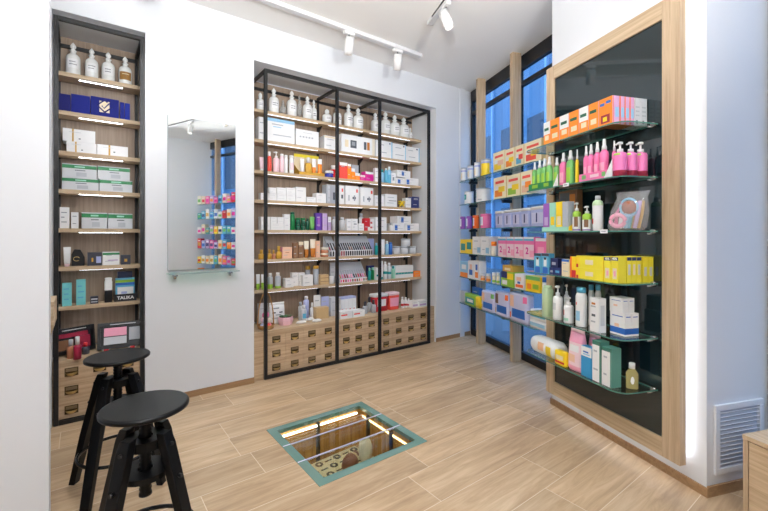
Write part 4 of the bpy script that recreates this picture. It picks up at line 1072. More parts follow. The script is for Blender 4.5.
# basket
x, y = 1.56, W+.135
bk = thing('wicker_basket', 'round wicker basket with a tall handle holding pastel bundles', 'basket', (x, y, WT+.001)); WK = P((176, 132, 78), .6)
mb = MB(); mb.loft([(0, .066, .066, 2), (.012, .078, .078, 2), (.040, .090, .090, 2), (.042, .085, .085, 2), (.010, .074, .074, 2)], lambda z, u, f: WK, capt=True)
for k in range(3): mb.tube([((.080+.0034*k)*math.cos(a), (.080+.0034*k)*math.sin(a), .012+k*.015) for a in [q*PI/12 for q in range(24)]], .005, WK, 6, closed=True)
mb.build('bowl', bk)
mb = MB(); mb.tube([(-.087*math.cos(a), 0, .04+.345*math.sin(a)) for a in [k*PI/16 for k in range(17)]], .007, WK, 8); mb.build('handle', bk)
names = ['soft pink', 'white', 'lilac', 'coral', 'blush', 'pale lilac', 'cream', 'rose']
for i, c in enumerate(('pk2', 'w', 'lil', 'rd2', 'ppk', 'lil', 'iv', 'pink')):
    if i < 4: rr, zz, sz, a = .042, .0125, .0262, i*PI/2+.3
    elif i < 7: rr, zz, sz, a = .036, .064, .0275, i*2*PI/3
    else: rr, zz, sz, a = 0, .118, .034, 0
    rock('pastel_bundle', sz, sz, sz*1.05, PM(c), i+2, (x+rr*math.cos(a), y+rr*math.sin(a), WT+.001+zz), names[i]+[' wrapped bundle low in the wicker basket', ' wrapped bundle piled higher in the wicker basket'][i > 3], 'bundle')
pt = thing('succulent_pot', 'pink faceted pot of small succulents on the drawer cabinet', 'plant pot', (*at_top(285.5, 324.5), WT+.001)); PK = P((236, 190, 200), .5)
mb = MB(); mb.loft([(0, .070, .060, 2), (.05, .088, .074, 2), (.088, .084, .070, 2)], lambda z, u, f: PK, seg=7, smooth=False, capt=False); mb.loft([(.088, .084, .070, 2), (.078, .076, .062, 2)], lambda z, u, f: PK if z > .08 else P((84, 66, 50), .9), seg=7, smooth=False, capb=False); mb.build('pot', pt)
for q in range(4):
    mb = MB(); px_, py_ = (-.04+.028*q, .012*(-1)**q); LG = P((70+14*q, 120, 84), .5)
    for lv, (nn, rad, up) in enumerate(((7, .024, .012), (6, .016, .02), (4, .008, .028))):
        for k in range(nn):
            a = 2*PI*k/nn+lv*.4
            M = Matrix.Translation((px_, py_, .085)) @ Matrix.Rotation(a, 4, 'Z') @ Matrix.Translation((rad*.5, 0, up*.5)) @ Matrix.Rotation(R(25+22*lv), 4, 'Y').inverted() @ Matrix.Rotation(PI/2, 4, 'Y')
            mb.loft([(-rad*.6, .002, .002, 2), (0, .007, .004, 2), (rad*.55, .006, .003, 2), (rad*.8, .001, .001, 2)], lambda z, u, f, L=LG: L, seg=6, M=M)
    mb.build('succulent', pt)
top_row([('box', 258.6, 268, 303.5, 'pale grey gift carton behind the basket', dict(c='lg', d=.05)), ], .36)
top_row([('bag', 269.6, 285.6, 302.6, 'white gift bag with grey bow print', dict(c='w', l=[(.50, .56, -.6, -.2, 'dg'), (.50, .56, .1, .5, 'dg'), (.40, .44, -.2, .3, 'g'), (.7, .76, -.3, .2, 'g'), (.25, .3, -.5, .4, 'silv')], d=.06))], .28)
top_row([('bottle', 298.4, 302.8, 302.4, 'pale grey bottle', dict(c='lg', k='silv')), ('bottle', 303.6, 309.2, 296.6, 'tall pale blue bottle', dict(c='pbl', k='w', kh=.14)), ('bottle', 310, 314.2, 303, 'white tapered bottle', dict(c='w', kh=.3, kr=.45))], .30)
top_row([('bottle', 301, 306.6, 305.6, 'clear bottle with teal label', dict(c='lg', k='w', l=[(.2, .5, -.8, .8, 'sky')]))], .20)
for i, (px, py) in enumerate(((301.5, 323.6), (310, 320.4), (317, 321.8))):
    x, y = at_top(px, py); rock('pebble_soap', [.060, .05, .056][i], .034, .018, P((232, 232, 230), .5), 20+i, (x, y, WT+.001), ['flat white pebble-shaped soap beside the succulent pot', 'white pebble-shaped soap lying behind two others', 'white pebble-shaped soap before the tan card box'][i], 'soap')
top_row([('box', 316.4, 328.8, 307.4, 'tan card box holding leaflets', dict(c='tan', d=.09, ln=0))], .22)
# leaflets standing in the tan box: rise behind it
top_row([('box', 313.6, 320.6, 295, 'white leaflet leaning behind the tan box', dict(d=.004, rot=0, b=[(.45, .6, .06, .14, 'red'), (.6, .75, .06, .14, 'yel'), (.5, .65, .14, .2, 'blue')], ln=1)), ('box', 321.2, 328.8, 296.4, 'pale blue leaflet behind the tan box', dict(c='pbl', d=.004, ln=3))], .33)
top_row([('box', 331, 336.8, 297.4, 'white carton beside the black post', dict(c='lg', d=.09))], .28)
top_row([('box', 340.6+3.9*i, 340.6+3.9*(i+1), 297.6-.5*i, 'slim white pack with blue top', dict(d=.10, t='pbl', b=[(0, 1, .9, 1, 'pbl'), (.3, .6, .3, .35, 'rd2')], ln=0)) for i in range(4)], .24)
top_row([('box', 340, 352.4, 311.4, 'flat white box with red print', dict(d=.12, b=[(.1, .6, .4, .6, 'rd2')], ln=1)), ('box', 352.9, 364.8, 310.4, 'flat white box with red print', dict(d=.12, b=[(.1, .6, .4, .6, 'rd2')], ln=1))], .06)
for i, (px, py, yy) in enumerate(((364.8, 302, .15), (369.2, 297.4, .22), (373.2, 300, .14))):
    top_row([('bottle', px-2, px+2.2, py, ['silver perfume flacon with black top', 'tall silver perfume flacon', 'silver perfume flacon beside the red box'][i], dict(c='silv', k='dk2', kh=.35, kr=.6, p=4, dp=.7))], yy)
top_row([('tub', 374.6, 389.4, 294.2, 'large red tub with white lid', dict(c='red', d=.15, b=[(.3, .4, 'dr')], l=[(.3, .7, -.3, .2, 'w')])), ('tub', 390, 400.4, 292.6, 'pink tub with pale lid', dict(c='rd2', d=.14, k='ppk', l=[(.2, .7, -.8, .8, 'pk2')]))], .16)
top_row([('bottle', 401.2, 403.9, 297.2, 'small white bottle with red band', dict(b=[(.2, .4, 'red')])), ('bottle', 404.4, 407.1, 297.6, 'small white bottle with red band', dict(b=[(.2, .4, 'red')])), ('bottle', 407.4, 410.0, 299, 'small white bottle with red band', dict(b=[(.2, .4, 'red')]))], .17)
top_row([('box', 412.4, 418.4, 301, 'white box with lavender print', dict(b=[(.1, .9, .2, .5, 'lav')], d=.1)), ('box', 418.9, 427, 300.4, 'white box with lavender print', dict(b=[(.1, .9, .2, .5, 'lav')], d=.1))], .10)

# ------------------------------------------------------------------ narrow unit
def niche_row(k, items, yf=YF):
    nth = ['top', 'second', 'third', 'fourth', 'fifth', 'sixth', 'lowest'][k]
    row_wall(items, SHZ[k], yf, '%s narrow-unit shelf' % nth, 'goods on the %s shelf of the narrow unit' % nth)
niche_row(0, [AB(65, 81.2, 40.4, desc='white stoppered apothecary bottle'), AB(84.4, 99, 46.2), AB(101, 115.6, 50), AB(118, 132.4, 54.6, lab=(150, 108, 48), desc='milky apothecary bottle with amber label')])
niche_row(1, [('box', 59, 70.6, 94, 'deep blue gift box against the unit side', dict(rough=.8, c=(4, 14, 104), ln=0)), ('box', 71, 90.2, 95, 'plain blue gift box', dict(rough=.8, c=(8, 28, 132), ln=0)), ('box', 90.6, 119, 98, 'blue gift box with cream square emblem', dict(rough=.8, c=(8, 24, 122), ln=0, b=[(.30, .66, .22, .82, 'cr')])), ('box', 120, 124.4, 102.4, 'slim blue box', dict(rough=.8, c=(8, 28, 132), ln=0)), ('box', 124.8, 130, 103.4, 'slim blue box', dict(rough=.8, c=(14, 38, 146), ln=0))])
# emblem strokes on the cream square
for o in [q for q in bpy.data.objects if q.get('label', '').startswith('blue gift box with cream square')]:
    w_ = max(v.co.x for v in o.data.vertices)*2; h_ = max(v.co.z for v in o.data.vertices); yb = min(v.co.y for v in o.data.vertices)
    mb = MB(); cx, cz, r_ = (-.5+.49)*w_, .56*h_, .055; NV = P((12, 24, 112), .4)
    ring = [(0, 1), (1, 0), (0, -1), (-1, 0)]
    for i in range(4):
        a, b = ring[i], ring[(i+1) % 4]
        if i == 0: b = (.35, .65)
        mb.tube([(cx+a[0]*r_, yb-.0006, cz+a[1]*r_), (cx+b[0]*r_, yb-.0006, cz+b[1]*r_)], .006, NV, 6)
    mb.tube([(cx-.022, yb-.0006, cz+.0), (cx-.004, yb-.0006, cz-.02), (cx+.034, yb-.0006, cz+.03)], .005, NV, 6)
    e_ = mb.build('emblem', o)
GS = dict(b=[(.28, .33, 0, 1, 'gold'), (.48, .54, .2, .3, 'dg')], ln=1, lc='lg')
niche_row(2, [('box', 66.4, 96.6, 142.4, 'white carton with gold stripe in the lower row', dict(GS)), ('box', 97, 128, 145.6, 'white carton with gold stripe in the lower row', dict(b=[(.36, .42, 0, 1, 'gold'), (.52, .58, .3, .42, 'dg')], ln=1, lc='lg')), ('box', 62.6, 95.4, 129.6, 'white carton with gold stripe stacked on top', dict(GS, up=0))])
GB = dict(b=[(0, 1, .68, .94, 'grn'), (.35, .65, .76, .86, 'mint'), (.36, .66, .52, .58, 'dg'), (.4, .7, .1, .4, 'silv')], ln=0, c='lg', t='w', d=.16)
niche_row(3, [('box', 61.8, 98.8, 178, 'white medical carton with green band, lower row', dict(GB)), ('box', 99.4, 132.4, 180, 'white medical carton with green band, lower row', dict(GB)), ('box', 62, 96.8, 164.4, 'white medical carton with green band, upper row', dict(GB, up=0)), ('box', 97.6, 129.8, 167, 'white medical carton with green band, upper row', dict(GB, up=1))])
niche_row(4, [('box', 59.6, 69.4, 207.2, 'tall white carton', dict(c='w', lc='g', ln=3)), ('box', 71, 78.6, 212.2, 'smaller white carton', dict(lc='g')), ('box', 81.4, 107.4, 212.6, 'white medical carton with green band', dict(GB)), ('box', 108, 132.6, 213.6, 'white medical carton with green band', dict(GB))])
niche_row(5, [('tube', 63, 71.2, 247, 'white cream tube', dict(c='w', k='ppk')), ('box', 87.4, 102, 252.6, 'dark carton with gold mark', dict(c='dk2', b=[(.28, .4, .3, .6, 'gold'), (.6, .95, .2, .7, 'pbl')], ln=0)), ('box', 102.6, 119.6, 252, 'white carton with green top stripe', dict(b=[(0, 1, .78, .94, 'grn'), (.3, .9, .35, .4, 'pu2')])), ('box', 121, 130.6, 255, 'small black carton with gold emblem', dict(c='dk2', b=[(.35, .65, .3, .6, 'gold')], ln=0))])
# black pentagon pouch
xa, za = on_y(71.4, 249.5, YF+.06); xb, _ = on_y(84.6, 249.5, YF+.06)
w_ = xb-xa; hh_ = za-SHZ[5]
pou = thing('black_pouch', 'black peaked gift pouch with gold ring emblem on the sixth shelf of the narrow unit', 'pouch', ((xa+xb)/2, YF+.09, SHZ[5]+.001), 0)
mb = MB(); mb.prism([(-w_/2, 0), (w_/2, 0), (w_/2, hh_*.5), (w_*.18, hh_*.97), (-w_*.28, hh_), (-w_/2, hh_*.7)], -.03, .03, P((20, 20, 24), .5), axis=1); mb.build('body', pou, bevel=.004)
mb = MB(); mb.tube([(-.01+.022*math.cos(a), -.0315, hh_*.42+.018*math.sin(a)) for a in [PI*.15+k*PI*1.6/16 for k in range(17)]], .003, BRASS, 6); mb.build('emblem', pou)
niche_row(6, [('box', 62, 71.8, 283.2, 'shorter turquoise carton', dict(c='tq', lc='sky', ln=3)), ('box', 76.2, 85.8, 279.8, 'taller turquoise carton', dict(c='tq', lc='sky', ln=3)), ('box', 90.2, 98.4, 296.6, 'tiny dark striped carton', dict(c='dk2', b=[(.1, .9, .55, .75, 'lg'), (.1, .9, .2, .35, 'silv')], ln=0, d=.06)), ('bottle', 104.2, 112.6, 278, 'white bottle with black base', dict(c='w', p=4, b=[(0, .5, 'k')], k='w', kh=.06, kr=.95)),
    ('tray', 114.2, 136.6, 290.6, 'black counter display tray lettered in white', dict(c='k', lip=.66, d=.13, head=0, side=.9, text=[('TALIKA', .40, .5, .33, 'w')]))])
row_wall([('box', 115.4, 134.6, 278, 'blue and lime sachet box standing in the black tray', dict(c='sky', b=[(0, 1, .80, .92, 'lime'), (0, 1, .68, .8, 'blue'), (.1, .95, .14, .6, 'w'), (.3, .6, .3, .4, 'pbl')], ln=0, d=.03)), ('box', 117.4, 132.4, 271.4, 'dark navy box behind the sachet box', dict(c=(24, 28, 58), ln=0, d=.03, y=.05))], SHZ[6]+.004, YF+.03, 'the lowest narrow-unit shelf', G2)
# gift sets on the narrow drawer cabinet
def gift_set(label, px0, px1, pyb, pyt, rot, tilt, win):
    x0, y0 = at_top((px0+px1)/2, pyb)
    s = math.hypot(x0, y0)
    w_ = (px1-px0)/400*(x0*FX+y0*FY)*1.08; h_ = (pyb-pyt)/400*(x0*FX+y0*FY)
    t = thing('gift_set', label, 'gift set', (x0, y0, WT+.013), R(rot))
    t.rotation_euler = (R(-tilt), 0, R(rot)); K = P((20, 22, 25), .35)
    mb = MB(); f = .022
    mb.box(-w_/2, w_/2, .012, .03, 0, h_, K)
    mb.build('back', t, bevel=.004)
    mb = MB()
    for q in ((-w_/2, w_/2, 0, f*1.3), (-w_/2, w_/2, h_-f*1.6, h_), (-w_/2, -w_/2+f, f*1.3, h_-f*1.6), (w_/2-f, w_/2, f*1.3, h_-f*1.6)): mb.box(q[0], q[1], -.008, .0115, q[2], q[3], K)
    mb.box(-w_*.25, w_*.3, -.0084, -.0081, h_-f*1.0, h_-f*.7, PM('lg')); mb.build('frame', t)
    for (a, b, c, d, col) in win:
        mb = MB(); mb.box(-w_/2+f+a*(w_-2*f), -w_/2+f+b*(w_-2*f), -.002, .011, f*1.3+c*(h_-3*f), f*1.3+d*(h_-3*f), PM(col)); mb.build('insert', t)
    return t
gift_set('black open gift set with plum insert leaning at the unit side', 57, 91.5, 354.5, 329, 22, 8, [(.05, .5, .05, .6, 'brn'), (.55, .95, .05, .7, 'dr'), (.1, .9, .72, .95, 'dr')])
gift_set('black framed gift set with pink and white inserts', 103, 140, 349, 323.5, -6, 16, [(.08, .62, .5, .95, 'pk2'), (.08, .62, .05, .45, 'lg'), (.68, .95, .2, .9, 'silv')])
for i, (px, py, pt_) in enumerate(((74.2, 355.4, 337), (80.6, 356.4, 334), (88.4, 351.4, 340))):
    x, y = at_top(px, py); y -= .075; x -= .02; hh2 = (py-pt_)/400*(x*FX+y*FY)
    t = k_bottle('perfume_flacon', .055, hh2, .05, dict(c=['cop', 'dr', 'dk2', 'brn'][i], k=['lg', 'w', 'red', 'pk2'][i], kh=.35, kr=.55))
    t.location = (x, y, WT+.001)
    tag(t, ['copper perfume flacon before the plum gift set', 'wine red perfume flacon with white top before the plum gift set', 'dark round flacon with red top beside the plum gift set', 'brown flacon with pink top at the unit side'][i], 'flacon', 'flacons before the plum gift set')
for i, (px, py) in enumerate(((106, 350), (132, 347))):
    x, y = at_top(px, py); y -= .02
    mb = MB(); mb.loft([(0, .028, .022, 2), (.012, .030, .024, 2), (.018, .024, .018, 2)], lambda z, u, f: PM('red' if abs(u) < .6 else 'lg')); o = mb.build('compact', loc=(x, y, WT+.001)); tag(o, ['red compact lying before the black framed gift set', 'red and grey compact at the mirror end of the narrow cabinet'][i], 'compact')
# ------------------------------------------------------------------ goods on the window rack
def rack_row(k, items, **kw):
    nth = ['top', 'second', 'third', 'fourth', 'fifth', 'lowest'][k]
    row_side(items, WSZ[k], -.165, '%s window-rack shelf' % nth, 'goods on the %s glass shelf by the window' % nth, 'the corner', **kw)
TIN = dict(c='w', b=[(.0, .12, 'silv'), (.7, .8, 'pbl')], k='silv', kh=.08, l=[(.2, .6, -.6, .5, 'cr')])
CER = lambda a, b: dict(c=(248, 236, 200), s=(228, 196, 130), d=.06, ln=0, b=[(.15, .85, .70, .82, 'rd2'), (.1, .7, .1, .4, a), (.4, .9, .3, .55, b), (.1, .4, .42, .6, 'w')])
rack_row(0, [('jar', 460.6, 467, 168, 'milk powder tin with cream label', dict(TIN)), ('jar', 467.2, 473.8, 165.8, 'milk powder tin with cream label', dict(TIN)), ('jar', 474, 480.2, 162.5, 'milk powder tin with cream label', dict(TIN)), ('jar', 480.6, 491.8, 159.6, 'large milk tin with yellow label', dict(TIN, b=[(.0, .2, 'yel'), (.75, .85, 'pbl')], l=[(.2, .75, -.2, 1, 'yel')])),
    ('box', 493.2, 504.6, 151.6, 'cream cereal box', CER('yel', 'peach')), ('box', 505, 514.6, 148.6, 'cream cereal box', CER('org', 'yel')), ('box', 515.2, 523.6, 145.2, 'cream cereal box with blue square', CER('sky', 'rd2')), ('box', 524.2, 541.4, 140.6, 'wide cream cereal box', CER('rd2', 'yel'))])
rack_row(1, [('jar', 464, 474, 191.6, 'white tin with teal disc', dict(c='w', k='silv', kh=.08, l=[(.35, .75, -.35, .35, 'teal'), (.45, .65, -.2, .2, 'mint')])), ('jar', 475.4, 492, 188.4, 'large white tin with teal disc', dict(c='w', k='silv', kh=.08, l=[(.35, .75, -.75, -.1, 'teal'), (.45, .65, -.55, -.3, 'mint'), (.15, .22, .2, .8, 'silv')])),
    ('box', 493.6, 506, 177, 'cream cereal box', CER('org', 'yel')), ('box', 506.6, 520, 174.6, 'cream cereal box', CER('lime', 'yel')), ('box', 520.6, 532, 171, 'cream cereal box', CER('peach', 'org'))])
PJ = lambda c: dict(c=c, k=c, kh=.1, l=[(.2, .8, -.55, .45, 'w'), (.3, .7, -.4, .1, 'lil')])
rack_row(2, [('jar', 460, 465.8, 216.6, 'purple milk tin', PJ('pu2')), ('jar', 466, 472.2, 216.2, 'purple milk tin', PJ('pu2')), ('jar', 472.6, 479.4, 215.4, 'orange milk tin', PJ('or2')), ('jar', 480, 491.8, 214, 'large pink milk tin', PJ('pink'))] +
    [('tub', x0, x1, yt, 'pale blue tub numbered one', dict(c='pbl', k='w', d=.10, l=[(.15, .7, -.6, .6, 'lil')], text=[('1', .62, .5, .42, 'navy')])) for x0, x1, yt in ((494, 502.4, 211), (502.8, 511, 210), (511.4, 519.6, 209), (520, 528.6, 208), (529.2, 544, 206.4))])
TWO = dict(c='ppk', s='pink', d=.08, ln=0, b=[(0, 1, .82, .92, 'sky'), (0, 1, .66, .82, 'pink'), (.6, 1, .1, .4, 'pk2'), (0, 1, .92, 1, 'w')], text=[('2', .42, .36, .36, 'mag')])
rack_row(3, [('box', 460.4, 465.8, 239.4, 'yellow and teal baby food tin box', dict(c='yel', b=[(.1, .9, .2, .7, 'teal')], ln=0)), ('box', 466.2, 471.8, 239.4, 'yellow and teal baby food tin box', dict(c='yel', b=[(.1, .9, .3, .8, 'teal')], ln=0)), ('box', 472.4, 480.4, 236.6, 'white carton with pale blue foot', dict(b=[(.6, 1, .1, .4, 'lb')])), ('box', 480.8, 489, 236.4, 'white carton with pale blue foot', dict(b=[(.6, 1, .1, .4, 'lb')])),
    ('jar', 491, 496.8, 241.6, 'small cream jar with orange lid', dict(c='iv', k='org'))] + [('box', x0, x1, 237, 'pink milk carton numbered two', dict(TWO)) for x0, x1 in ((498, 506), (506.4, 513.8), (514.2, 523), (523.4, 533.8))] + [('box', 535.5, 546, 238.2, 'darker pink carton near the panel', dict(c='pink', b=[(0, 1, .86, 1, 'w'), (.2, .8, .2, .6, 'pk2')], ln=0))])
rack_row(4, [('box', 460.2, 467.6, 261.4, 'pale blue biscuit box', dict(c='lb', b=[(0, 1, 0, .3, 'org'), (.2, .8, .5, .8, 'w')], ln=0)), ('box', 468, 473.6, 260.8, 'white and blue baby food box', dict(b=[(.2, .8, .2, .5, 'blue'), (.3, .7, .5, .8, 'peach')], ln=0)), ('box', 474, 479, 260.8, 'white and blue baby food box', dict(b=[(.2, .8, .1, .4, 'org'), (.3, .7, .5, .8, 'blue')], ln=0)),
    ('jar', 480.4, 485.6, 273.6, 'small baby food jar', dict(c='peach', k='w', b=[(.1, .4, 'org')])), ('jar', 486, 491, 273.6, 'small baby food jar', dict(c='peach', k='w', b=[(.1, .4, 'org')])), ('jar', 492, 496, 272.4, 'small white food jar', dict(c='cr', k='w', b=[(.1, .3, 'lime')])), ('jar', 496.2, 500, 272.4, 'small white food jar', dict(c='cr', k='w', b=[(.1, .3, 'lime')])),
    ('box', 501, 513.4, 271.6, 'green and yellow puree box with navy corner', dict(c='lime', b=[(0, .5, .55, 1, 'navy'), (.5, 1, .5, .9, 'yel'), (.1, .5, .1, .4, 'w')], ln=0)), ('box', 502.6, 512.4, 265.4, 'golden puree box stacked on the green one', dict(c='gold', up=7, b=[(.2, .8, .2, .6, 'cr')], ln=0)),
    ('box', 514.6, 524, 274.2, 'white tea box with child picture', dict(b=[(.2, .7, .55, .8, 'peach'), (.1, .9, .1, .3, 'or2'), (.3, .6, .35, .5, 'blue')], ln=0)), ('box', 525.6, 540, 276.4, 'yellow and green biscuit box', dict(c='yel', b=[(0, 1, .75, 1, 'gr2'), (.1, .4, .15, .5, 'org'), (.5, .9, .2, .5, 'lime')], ln=0)), ('jar', 542.2, 547.4, 277.2, 'white jar with blue lid', dict(c='w', k='blue'))])
DIA = lambda a, b, c: dict(c='lil', d=.11, l=[(.5, .9, -.8, -.1, a), (.15, .45, -.2, .5, 'blue'), (.1, .3, -.8, -.4, b), (.7, .92, .3, .85, c)])
rack_row(5, [('pack', 459.6, 463.6, 290.6, 'slim grey pack at the corner', dict(c='silv')), ('pack', 463.9, 474.4, 294, 'lime and teal pack', dict(c='lime', d=.09, l=[(.15, .7, -.5, .6, 'teal'), (.3, .55, -.1, .4, 'w')])), ('pack', 474.8, 479.9, 297, 'bright yellow pack', dict(c='yel')), ('box', 472, 479.4, 287.6, 'blue box set back behind the lime pack', dict(c='blue', n_=.11, d=.05)),
    ('pack', 480.4, 493.4, 291.4, 'nappy pack with baby picture and green badge', DIA('peach', 'gold', 'gr2')), ('pack', 494, 507.6, 292, 'nappy pack with baby picture and orange badge', DIA('brn', 'gold', 'or2')), ('pack', 508.2, 526.6, 293.4, 'large nappy pack with pink badge', DIA('peach', 'or2', 'pink')),
    ('pack', 527.8, 546.4, 314.5, 'white wipes pack with teal print in the lower row', dict(c='w', l=[(.3, .7, -.6, .5, 'lb')], h=.085)), ('pack', 528.2, 545.8, 300.2, 'white wipes pack with blue print stacked on another', dict(c='w', up=7, l=[(.3, .7, -.7, .6, 'sky')], h=.10))])
# ------------------------------------------------------------------ goods on the black panel
PNAME = ['top', 'second', 'third', 'fourth', 'fifth', 'lowest']
def panel_row(k, items, nf=.365, **kw):
    row_side(items, PSZ[k], nf, '%s panel shelf' % PNAME[k], 'goods on the %s glass shelf of the black panel' % PNAME[k], 'the window', **kw)
OR = lambda top, bot: dict(c=top, s=(226, 170, 190), d=.052, ln=0, b=[(0, 1, .0, .45, bot), (.1, .8, .62, .74, 'dgn'), (.2, .8, .2, .4, 'cr' if bot == 'org' else 'org')])
fr = [(543.6, 550, 128.6), (550.2, 559.4, 125.4), (559.8, 568.6, 120.2), (569, 578.8, 115.6), (579.2, 588.2, 110), (588.6, 598.4, 104.6), (598.8, 612.6, 97.2)]
PH = .176
panel_row(0, [('box', a, b, y, 'orange and white diet box' if i % 2 else 'white and orange diet box', dict(OR('w' if i % 2 == 0 else 'org', 'org'), h=PH)) for i, (a, b, y) in enumerate(fr[:-1])] +
    [('box', fr[-1][0], fr[-1][1], 97.2, 'bright orange box with two blue ovals', dict(c='org', s=(216, 168, 206), d=.052, ln=0, h=PH, b=[(.08, .42, .74, .84, 'blue'), (.52, .88, .78, .88, 'blue'), (.15, .8, .1, .4, 'dr'), (.3, .6, .16, .32, 'yel')], sb=[(.4, .95, .25, .6, 'lb'), (.1, .2, 0, 1, 'or2')]))])
te = on_n(612.6, 120, .365)[0]
panel_row(0, [('box', 619.8+4.9*i, 619.8+4.9*(i+1)-.3, 93, 'lavender and orange box seen end on', dict(T=te, w=.11, c='org', s=(216, 168, 206), ln=0, h=PH, sb=[(.3, .95, .25, .6, 'lb'), (.05, .22, 0, 1, 'or2')])) for i in range(3)] +
    [('box', 634.8+6.3*i, 634.8+6.3*(i+1)-.3, 93, 'white and grey box seen end on', dict(T=te, w=.10, c='w', s='lg', ln=0, h=PH, sb=[(.15, .8, .35, .4, 'silv'), (.15, .8, .5, .55, 'silv'), (.15, .8, .65, .7, 'silv'), (.2, .5, .08, .2, 'dg')])) for i in range(2)])
SPG = dict(wx=1.48, lift=.0035, c='gr2', k='w', top='spray', l=[(.1, .5, -.7, .7, 'lime')]); SPP = dict(wx=1.36, lift=.0035, c='pink', k='w', top='spray', l=[(.1, .4, -.7, .7, 'pk2')])
# trays first, then the bottles in and beside them
panel_row(1, [('tray', 528.6, 552.4, 178.6, 'green carton tray of spray bottles', dict(c='grn', s='gr2', b=[(.15, .4, .2, .8, 'lime'), (.65, .85, .2, .8, 'lime')], lip=.7, d=.068, head=0, side=1.2, h=.065)), ('tray', 579, 607.8, 168, 'pink carton tray of spray bottles', dict(c='pink', b=[(.1, .25, .2, .8, 'gr2'), (.4, .7, .3, .7, 'ppk'), (.8, .92, .2, .8, 'gr2')], lip=.8, d=.085, head=0, side=1.2, h=.060))], nf=.375)
panel_row(1, [('bottle', 533, 536.6, 162.4, 'green spray bottle in the green tray', dict(SPG)), ('bottle', 537.6, 542, 160.2, 'green spray bottle in the green tray', dict(SPG)), ('bottle', 542.2, 546.8, 158.4, 'green spray bottle in the green tray', dict(SPG)), ('bottle', 547, 551.8, 156.8, 'green spray bottle in the green tray', dict(SPG)),
    ('bottle', 584.2, 588.2, 146, 'pink spray bottle in the pink tray', dict(SPP)), ('bottle', 588.6, 593.6, 144.4, 'pink spray bottle in the pink tray', dict(SPP)), ('bottle', 594.8, 600, 142, 'pink spray bottle in the pink tray', dict(SPP)), ('bottle', 600.8, 607.6, 139, 'pink spray bottle in the pink tray', dict(SPP))], nf=.364)
panel_row(1, [('bottle', 554.6, 559.2, 157.6, 'green spray bottle beside the green tray', dict(SPG)), ('bottle', 560.4, 566.6, 152.8, 'single pink spray bottle', dict(SPP)), ('bottle', 567.6, 573.6, 150.4, 'single green spray bottle', dict(SPG)), ('bottle', 575.4, 579, 149.6, 'slim yellow spray bottle', dict(c='yel', k='w', top='spray')),
    ('bottle', 612, 616.6, 140.8, 'deep pink spray bottle behind the white wedge', dict(SPP, wx=1))], nf=.33)
PU = dict(c=(240, 130, 190), k='w', top='pump', b=[(0, .16, 'dr')], l=[(.2, .5, -.9, -.2, 'pink'), (.6, .66, -.5, .6, 'lime')])
panel_row(1, [('bottle', 620.2, 630.4, 140.6, 'pink pump bottle with wine-red foot', dict(PU, T=.226)), ('bottle', 631, 640.4, 140.6, 'pink pump bottle with wine-red foot', dict(PU, T=.226)), ('bottle', 641, 651, 140.8, 'pink pump bottle with wine-red foot', dict(PU, T=.226))])
# white wedge cards
for px, sc_, lab in ((609.5, .85, 'white triangular price card before the pink spray bottles'), (556.5, .7, 'small white triangular card beside the green tray')):
    t_, z_, s_ = on_n(px, 160, .375); mb = MB()
    mb.prism([(-.045*sc_, 0), (.03*sc_, 0), (.03*sc_, .125*sc_)], -.003, 0, PM('w'), axis=1)
    o = mb.build('price_card', loc=(*wpt(t_, .378), PSZ[1]+.001), rz=RZ); tag(o, lab, 'price card')
# third shelf
panel_row(2, [('tray', 541.8, 568.4, 226, 'teal carton tray with four coloured boxes', dict(c='mint', s='yel', lip=.8, d=.075, head=0, side=2.0, h=.036, text=[]))], nf=.372)
row_side([('box', 543.2, 549, 203.6, 'purple box in the teal tray', dict(c='pu2', b=[(.2, .8, .2, .5, 'lav')], ln=0, d=.055)), ('box', 549.4, 555.6, 202.6, 'mint green box in the teal tray', dict(c='mint', b=[(.2, .8, .2, .5, 'yel')], ln=0, d=.055)), ('box', 556, 562, 201.8, 'yellow box in the teal tray', dict(c='yel', b=[(.2, .8, .2, .5, 'cr')], ln=0, d=.055)), ('box', 562.4, 568, 201.6, 'grey box in the teal tray', dict(c='silv', d=.055))], PSZ[2]+.004, .362, 'the third glass shelf', 'boxes in the teal tray', 'the window')
panel_row(2, [('box', 559, 577, 190.6, 'brown pictured box set back', dict(c='brn', b=[(.05, .6, .55, .95, 'dg'), (.6, .9, .5, .9, 'amb'), (.1, .6, .2, .5, 'tan')], n_=.15, ln=0, d=.05)), ('bottle', 572.6, 581, 202.6, 'white pump bottle with lime label', dict(c='w', top='pump', b=[(.5, .7, 'lime')], l=[(.15, .5, .1, .9, 'brn'), (.02, .06, -1, 1, 'pur')])),
    ('bottle', 582.4, 591.6, 206, 'squat pump bottle with lime label', dict(c='w', top='pump', b=[(.45, .7, 'lime')], l=[(.15, .45, .1, .9, 'brn'), (.02, .06, -1, 1, 'pur')])), ('bottle', 592.6, 603, 195.8, 'tall white bottle with green shoulders', dict(c='w', k='lg', kh=.12, kr=.5, b=[(.72, .88, 'pg')], l=[(.2, .35, -.6, -.1, 'rd2')]))])
